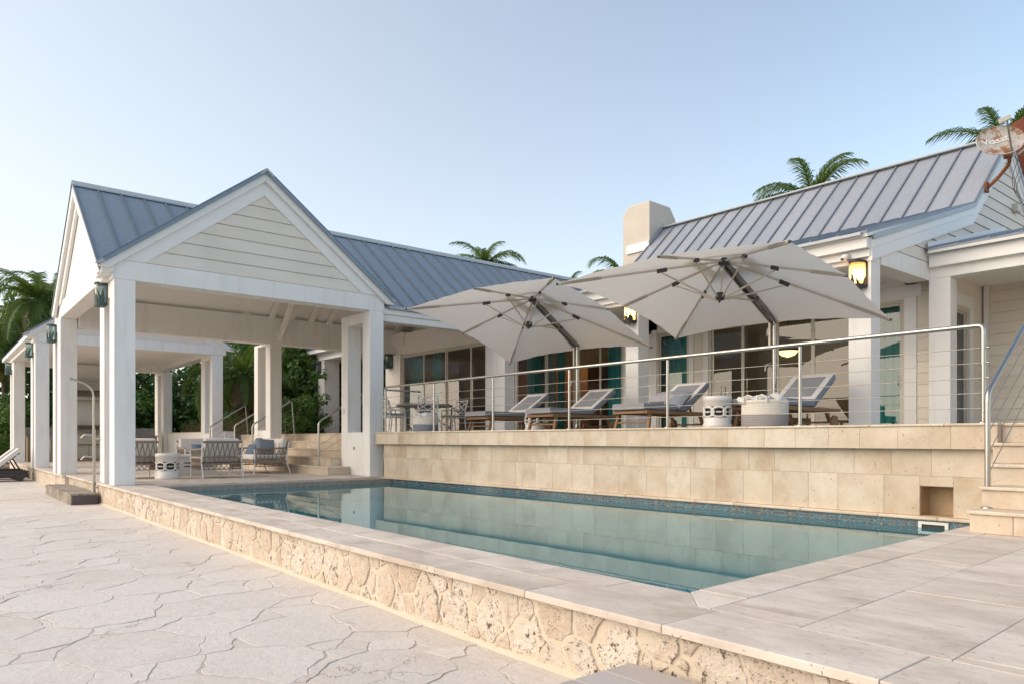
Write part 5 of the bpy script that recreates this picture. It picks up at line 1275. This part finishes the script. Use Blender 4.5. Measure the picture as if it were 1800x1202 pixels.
for z in (.02, -.93): MB(M2).bar((-15.95, 2.52, z), (-15.95, 2.62, z), .03, .03).build('bracket', 'steel', sh)
MB(M2).tube([(-15.99, 2.52, Z0 + .14), (-15.99, 2.52, Z0 + .28)], .028, 10).build('valve', 'plastic_white', sh)
pl1 = lounger('dark wicker recliner with a cream cushion at the left edge of the patio', 'wicker_dark', 'cushion_white', 'cushion_white', 'cushion_white', 'cream cushioned recliners at the left edge of the patio', 42, 0, 'recliner', True)
MB().box(-.36, .36, .02, 1.98, .10, .255).build('wicker_base', 'wicker_dark', pl1, bevel=.02)
pl1.location = M2((-26.0, .38, Z0)); pl1.rotation_euler[2] = -DL
copy_tree(pl1, M2((-27.3, .36, Z0)), -DL, 'second cream cushioned recliner, cut by the left frame edge')

# ------------------------------------------------------------------ satellite dishes on the gable
CR, CB = Vector((math.sin(TH1), math.cos(TH1), 0)), Vector((math.cos(TH1), -math.sin(TH1), 0)); UP = Vector((0, 0, 1))
def dish(c, n, r, mat, depth=.10, up=None):
    n = n.normalized(); e = (up - n * up.dot(n)).normalized(); s = e.cross(n)
    def f(p): return Vector(c) + s * p[0] + e * p[1] + n * p[2]
    m = MB(f); K = 40; P = [(0, 0, 0)]; F = []
    for j in range(1, 7):
        q = j / 6
        for k in range(K): t = 2 * math.pi * k / K; P.append((r * q * math.cos(t), r * .92 * q * math.sin(t), depth * q * q))
    for k in range(K): F.append((0, 1 + k, 1 + (k + 1) % K))
    for j in range(5):
        for k in range(K): a = 1 + j * K + k; b = 1 + j * K + (k + 1) % K; F.append((a, a + K, b + K, b))
    m.add(P, F, 0, True); m.tube([(r * math.cos(2 * math.pi * k / K), r * .92 * math.sin(2 * math.pi * k / K), depth) for k in range(K)], .012, 6, closed=True)
    m.add([(x, y, z - .012) for x, y, z in P], [f_[::-1] for f_ in F], 0, True)
    return m, f
dd = 14.3
DC = CR * ((1757 - 900) / 1266 * dd) - CB * dd + UP * ((772 - 252) * dd / 1266)
DN = CR * -.30 + UP * .44 + CB * .85
sdish = thing('satellite_dish', 'rust speckled satellite dish with white lettering on the house gable', 'satellite dish', MH((HR + .05, 17.0, 5.3)))
m, fd = dish(DC, DN, .41, 'rusty', .07, UP); m.build('reflector', 'rusty', sdish)
base = MH((HR + .03, 16.75, 5.06))
MB().bar(base - CR * .0, base + Vector((.05, 0, 0)), .16, .2).build('mount_plate', 'rust', sdish, bevel=.01)
MB().tube(arc([base + Vector((.05, 0, 0)), base + CR * .22 + UP * .2 + CB * .1, base + CR * .42 + UP * .46 + CB * .12, DC - DN * .02 + CR * .2 - UP * .30], None, .12, 5), .036, 10).build('mount_pipe', 'rust', sdish)
MB().bar(fd((.10, -.34, -.05)), fd((.10, -.34, .06)), .14, .12).build('bracket', 'rust', sdish, bevel=.01)
fe = fd((.16, .36, .42)); MB().bar(fd((.16, -.36, .05)), fd((.10, .30, .26)), .022, .03).build('feed_arm', 'bronze', sdish)
MB().bar(fd((-.02, .34, .22)), fd((.17, .40, .26)), .08, .09).build('feed_box', 'box_beige', sdish, bevel=.008)
MB().tube([fd((.26, -.36, .0)), fd((.52, -.06, -.05)), fd((.75, .2, -.1))], .024, 8).build('brace_pipe', 'rusty', sdish)
cb = MB()
for k in range(3):
    p0 = fd((.18, -.36, .0)); cb.tube([p0 + (CR * .25 * u + UP * -(.9 + .2 * k) * u + CR * .12 * math.sin(u * 6 + k)) for u in [i / 10 for i in range(11)]], .006, 4)
cb.build('cable', 'bronze', sdish)
jb = MB(MH).box(HR - .04, HR + .06, 18.55, 18.8, 4.95, 5.12).build('junction_box', 'box_beige', None, bevel=.01, org=MH((HR, 18.6, 5.0))); tag(jb, 'small beige junction box on the gable clapboards below the satellite dish', 'box')
tx = bpy.data.curves.new('lettering', 'FONT'); tx.body = 'Viasat'; tx.size = .20; tx.extrude = .002; tx.align_x = 'CENTER'; tx.align_y = 'CENTER'; tx.offset = .004
to = bpy.data.objects.new('lettering_source', tx); COL.objects.link(to); bpy.context.view_layer.update()
tm = bpy.data.meshes.new_from_object(to.evaluated_get(bpy.context.evaluated_depsgraph_get())); bpy.data.objects.remove(to)
tm.materials.clear(); tm.materials.append(MT['plastic_white'])
n_ = DN.normalized(); e_ = (UP - n_ * UP.dot(n_)).normalized(); s_ = e_.cross(n_); th = R(14)
ex, ey = s_ * math.cos(th) + e_ * math.sin(th), e_ * math.cos(th) - s_ * math.sin(th)
for v in tm.vertices:
    u, q = v.co.x - .06, v.co.y + .07; w2 = u * u + q * q
    v.co = Vector(DC) + ex * u + ey * q + n_ * (.07 * w2 / (.43 ** 2) + .010 + v.co.z) - parent_org(sdish)
lt = bpy.data.objects.new('lettering', tm); COL.objects.link(lt); lt.parent = sdish
d2 = 17.5; RC_ = CR * ((1822 - 900) / 1266 * d2) - CB * d2 + UP * ((772 - 262) * d2 / 1266)
rd = thing('rusted_dish', 'second dish rusted deep red, cut by the right frame edge', 'satellite dish', RC_)
m, f2_ = dish(RC_, CR * .5 + UP * .45 - CB * .6, .86, 'red_rust', .16, UP); m.build('reflector', 'red_rust', rd)
MB().tube([f2_((0, -.3, -.02)), RC_ - UP * 1.0 - CB * .1, RC_ - UP * 2.2 - CR * .1], .05, 8).build('mast', 'rust', rd)

# ------------------------------------------------------------------ planting
rp = random.Random(5)
def frond_mesh(L, droop, seed, ln=.52, fan=False):
    r = random.Random(seed); m = MB(); N = 30; pts = []
    a = R(38)
    x = z = 0.0
    for i in range(N + 1):
        pts.append(Vector((x, 0, z))); q = a - droop * (i / N) ** 1.35; x += math.cos(q) * L / N; z += math.sin(q) * L / N
    m.tube(pts, [.022 * (1 - .85 * i / N) for i in range(N + 1)], 4)
    for i in range(3, N + 1):
        t = i / N; d = (pts[i] - pts[i - 1]).normalized()
        for s in (-1, 1):
            for e in range(2):
                p = pts[i] - d * (L / N) * .5 * e; l = ln * L / 2.6 * (math.sin(math.pi * min(1, .12 + t * .86)) ** .6) * r.uniform(.85, 1.35); w_ = .026 * L / 2.6 * r.uniform(.7, 1.2)
                dirv = (Vector((0, s, 0)) * (1 - .5 * t) + d * (.55 + .5 * t) + Vector((0, 0, r.uniform(.0, .25)))).normalized()
                p1 = p + dirv * l * .5; p2 = p + dirv * l + Vector((0, 0, -l * r.uniform(.3, .85)))
                sd_ = d * w_
                m.add([p - sd_, p + sd_, p1 + sd_ * .9, p1 - sd_ * .9, p2], [(0, 1, 2, 3), (3, 2, 4)])
    return m
FR = {}
for k, (L, dr) in enumerate(((2.6, 1.5), (2.9, 2.1), (2.3, 2.6))): FR[k] = frond_mesh(L, dr, 40 + k).mesh('frond', 'palm_leaf')
FD = frond_mesh(2.2, 2.9, 77).mesh('dry_frond', 'dead_leaf'); FY = frond_mesh(2.5, 2.3, 78).mesh('frond', 'palm_yellow')
def palm(x, y, zt, zb, lab, n=18, sc_=1.0, seed=1, dead=4, lean=(0, 0), grp=None, yellow=1, wind=None, tr=.13):
    r = random.Random(seed); t = thing('palm_tree', lab, 'palm tree', (x, y, zb), grp); H = zt - zb
    m = MB(); P = [Vector((x + lean[0] * (k / 8) ** 2 - lean[0], y + lean[1] * (k / 8) ** 2 - lean[1], zb + H * k / 8)) for k in range(9)]
    m.tube(P, [tr * (1.25 - .45 * k / 8) for k in range(9)], 9); m.build('trunk', 'bark', t)
    for i in range(n + dead + yellow):
        old = i >= n; me = FD if i >= n + yellow else FY if old else FR[r.randrange(3)]
        o = bpy.data.objects.new('dry_frond' if i >= n + yellow else 'frond', me); COL.objects.link(o); o.parent = t; o.location = (0, 0, H)
        az = i * 2.39996 + r.uniform(-.3, .3); el = (R(62) - R(95) * (i / n) ** .9) if not old else R(-58) + r.uniform(-.2, .2)
        if wind is not None: az = az * .55 + wind * .45 if i % 3 else az
        o.rotation_euler = (r.uniform(-.2, .2), -el + R(30), az); s = sc_ * r.uniform(.85, 1.1); o.scale = (s, s, s)
    return t
def at(px, py, d): 
    p = CR * ((px - 900) / 1266 * d) - CB * d; return p.x, p.y, (772 - py) * d / 1266
for px, py, d, sc_, sd_, lab, n in ((852, 470, 36, .85, 1, 'palm crown rising just above the long wing roof', 26), (1425, 354, 31, 1.15, 2, 'windblown palm behind the ridge of the house roof', 26), (1092, 490, 34, .8, 3, 'palm half hidden behind the chimney', 16), (1762, 262, 25, .95, 4, 'spiky palm behind the satellite dishes', 26),
                                   (1002, 512, 40, .7, 15, 'palm tips showing between the wing roof and the umbrella', 12)):
    x, y, z = at(px, py, d); palm(x, y, z, ZT, lab, n, sc_, sd_, 1 if px != 1425 else 2)
for px, py, d, sc_, sd_, lab in ((66, 528, 36, 1.3, 5, 'tall leaning palm above the outdoor kitchen roof at the left'), (8, 590, 39, 1.3, 6, 'dense palm at the left frame edge'), (95, 520, 44, 1.3, 7, 'palm close behind the gable of the pavilion'), (-40, 610, 36, 1.3, 8, 'yellowing palm outside the kitchen pavilion at far left')):
    x, y, z = at(px, py, d); palm(x, y, z, ZT - .3, lab, 22, sc_, sd_, 5, yellow=3)
for px, py, d, sc_, sd_, lab in ((430, 660, 27, .95, 9, 'young palm with yellow lower fronds seen between the two back piers'), (548, 600, 29, .95, 10, 'old palm with a shaggy trunk behind the garden steps'), (592, 610, 36, .9, 11, 'palm behind the side porch')):
    x, y, z = at(px, py, d); palm(x, y, z, ZT - .1, lab, 18, sc_, sd_, 9, yellow=4, tr=.17)
def leaf_blob(n, rx, ry, rz, lr, seed, mat, stems=7, cup=.3, clump=.55):
    r = random.Random(seed); m = MB(); cl = [Vector((r.gauss(0, .5) * rx, r.gauss(0, .5) * ry, rz * (.15 + abs(r.gauss(.55, .38))))) for _ in range(26)]
    for c in cl: c.x = max(-rx, min(rx, c.x)); c.y = max(-ry, min(ry, c.y)); c.z = min(rz * 1.25, c.z)
    for i in range(n):
        c = cl[r.randrange(26)]; v = Vector((r.gauss(0, 1), r.gauss(0, 1), r.gauss(0, .8))).normalized() * (r.uniform(.45, 1) ** .5) * clump * rz * .45
        p = c + v; p.z = max(.05, p.z); l = lr * r.uniform(.65, 1.2)
        nr = (v.normalized() * .7 + Vector((r.gauss(0, .5), r.gauss(0, .5), .6 + r.gauss(0, .4)))).normalized(); e = nr.orthogonal().normalized(); s = nr.cross(e)
        K = 6; m.add([p + (e * math.cos(2 * math.pi * k / K) * 1.12 + s * math.sin(2 * math.pi * k / K)) * l + nr * l * cup * (.5 if k % 3 else 0) for k in range(K)], [tuple(range(K))])
    st = MB()
    for i in range(stems):
        c = cl[i % 26]; b = Vector((c.x * .25, c.y * .25, -.2)); st.tube([b, b.lerp(c, .5) + Vector((r.gauss(0, .1), r.gauss(0, .1), .1)), c], [.05, .035, .015], 6)
    return m.mesh('foliage', mat), st.mesh('stem', 'bark')
BL = {'g0': leaf_blob(3000, 1.9, 1.5, 3.2, .088, 1, 'grape_leaf'), 'g1': leaf_blob(3000, 2.2, 1.4, 2.7, .085, 2, 'grape_leaf'), 'g2': leaf_blob(3000, 1.7, 1.6, 3.6, .092, 3, 'grape_leaf'),
      'b0': leaf_blob(2600, 1.5, 1.0, 1.1, .05, 4, 'bush_leaf', 5), 'b1': leaf_blob(2600, 1.2, 1.1, 1.4, .052, 5, 'bush_leaf', 5)}
def shrub(key, x, y, z, s, lab, grp, name='sea_grape_shrub', cat='shrub', rz=None):
    t = thing(name, lab, cat, (x, y, z), grp)
    for me, nm, kd in ((BL[key][0], 'foliage', 'stuff'), (BL[key][1], 'stem', None)):
        o = bpy.data.objects.new(nm, me); COL.objects.link(o); o.parent = t
        if kd: o['kind'] = kd
    t.rotation_euler[2] = rp.uniform(0, 6.28) if rz is None else rz; t.scale = (s, s, s * rp.uniform(.92, 1.1)); return t
GL = 'dark sea grape shrub in the hedge behind the pavilions and garden steps'
for x, y, s in [(-46, 13, 1.2), (-43, 15.5, 1.3), (-40.5, 12.6, 1.15), (-38, 14, 1.25), (-35.5, 12.4, 1.1), (-33.5, 14.2, 1.3), (-31.2, 12.2, 1.05), (-29.3, 13.8, 1.25), (-27.2, 12.4, 1.1), (-27.6, 16, 1.35), (-24.8, 14.6, 1.2),
                (-23.2, 17.2, 1.1), (-21.4, 19.2, .9), (-29.5, 17.5, 1.5), (-33, 18, 1.5), (-37, 18, 1.5), (-25.6, 19.5, 1.25), (-41.5, 18.5, 1.5), (-23.5, 22.5, 1.0), (-28.5, 22, 1.4), (-34.5, 23, 1.8), (-45, 21, 1.8), (-40, 23.5, 1.8)]:
    p = M2((x, y, ZT - .1)); shrub(rp.choice(['g0', 'g1', 'g2']), p.x, p.y, p.z, s, GL, GL)
GB_ = 'low bright green bush on the upper terrace'
for px, d_, s in [(512, 24.5, .62), (533, 25.5, .7), (522, 27.0, .65), (500, 26.5, .8), (588, 31.5, .9), (525, 28.5, 1.1)]:
    x, y, z = at(px, 757, d_); shrub(rp.choice(['b0', 'b1']), x, y, ZT - .05, s, GB_, GB_, 'green_bush', 'bush')
GB2 = 'bright green bush beyond the kitchen pavilion at the left edge of the view'
for x, y, s in [(-39.5, 3.6, 1.5), (-41.5, 4.6, 1.8), (-43.5, 3.4, 1.7), (-38.6, 5.8, 1.4), (-45, 5.2, 2.0), (-40.5, 7.4, 1.9), (-48, 4.2, 2.1)]:
    p = M2((x, y, Z0)); shrub(rp.choice(['b0', 'b1']), p.x, p.y, p.z, s, GB2, GB2, 'green_bush', 'bush')
GB3 = 'tall sea grape tree beyond the kitchen pavilion at the far left'
for x, y, s in [(-50, 7, 1.6), (-46.5, 8.6, 1.5), (-53, 4, 1.7), (-43.0, 9.6, 1.4)]:
    p = M2((x, y, Z0)); shrub(rp.choice(['g0', 'g2']), p.x, p.y, p.z, s, GB3, GB3, 'sea_grape_tree', 'tree')
m = MB(M2)
for i in range(2600):
    x, y = rp.uniform(-33.4, -24.6), rp.uniform(8.6, 10.2); h = rp.uniform(.35, .72); a = rp.uniform(0, 6.28); b = Vector((x, y, ZT - .02)); dx = Vector((math.cos(a), math.sin(a), 0))
    l = rp.uniform(.1, .4); tdir = Vector((math.cos(a + 1.3), math.sin(a + 1.3), 0)) * l
    if -25.2 < x and y < 8.9: continue
    m.add([b - dx * .008, b + dx * .008, b + tdir * .4 + Vector((0, 0, h * .7)) + dx * .006, b + tdir * .4 + Vector((0, 0, h * .7)) - dx * .006, b + tdir + Vector((0, 0, h))], [(0, 1, 2, 3), (3, 2, 4)])
tag(m.build('ornamental_grass', 'dry_grass'), 'tan ornamental grass growing behind the plastered planter wall', 'grass', kind='stuff')
# neighbour's roof glimpsed through the leaves
x, y, z = at(325, 700, 52); nh = thing('neighbour_house', 'pale house with a blue grey metal roof glimpsed through the hedge', 'house', (x, y, ZT))
q = lambda p: M2(p) + Vector((x, y, 0))
MB(q).box(-5, 5, 0, 6, ZT, 3.4).build('wall', 'white', nh); MB(q).prism([(-5.5, -.6, 3.3), (-5.5, 3, 5.6), (-5.5, 6.6, 3.3), (-5.5, 6.4, 3.2), (-5.5, 3, 5.4), (-5.5, -.4, 3.2)], (11, 0, 0)).build('roof', 'roof_blue', nh)
for k in (-3, 0, 3): MB(q).box(k - .5, k + .5, -.03, -.004, 1.2, 2.5).build('window', 'frame_dark', nh)
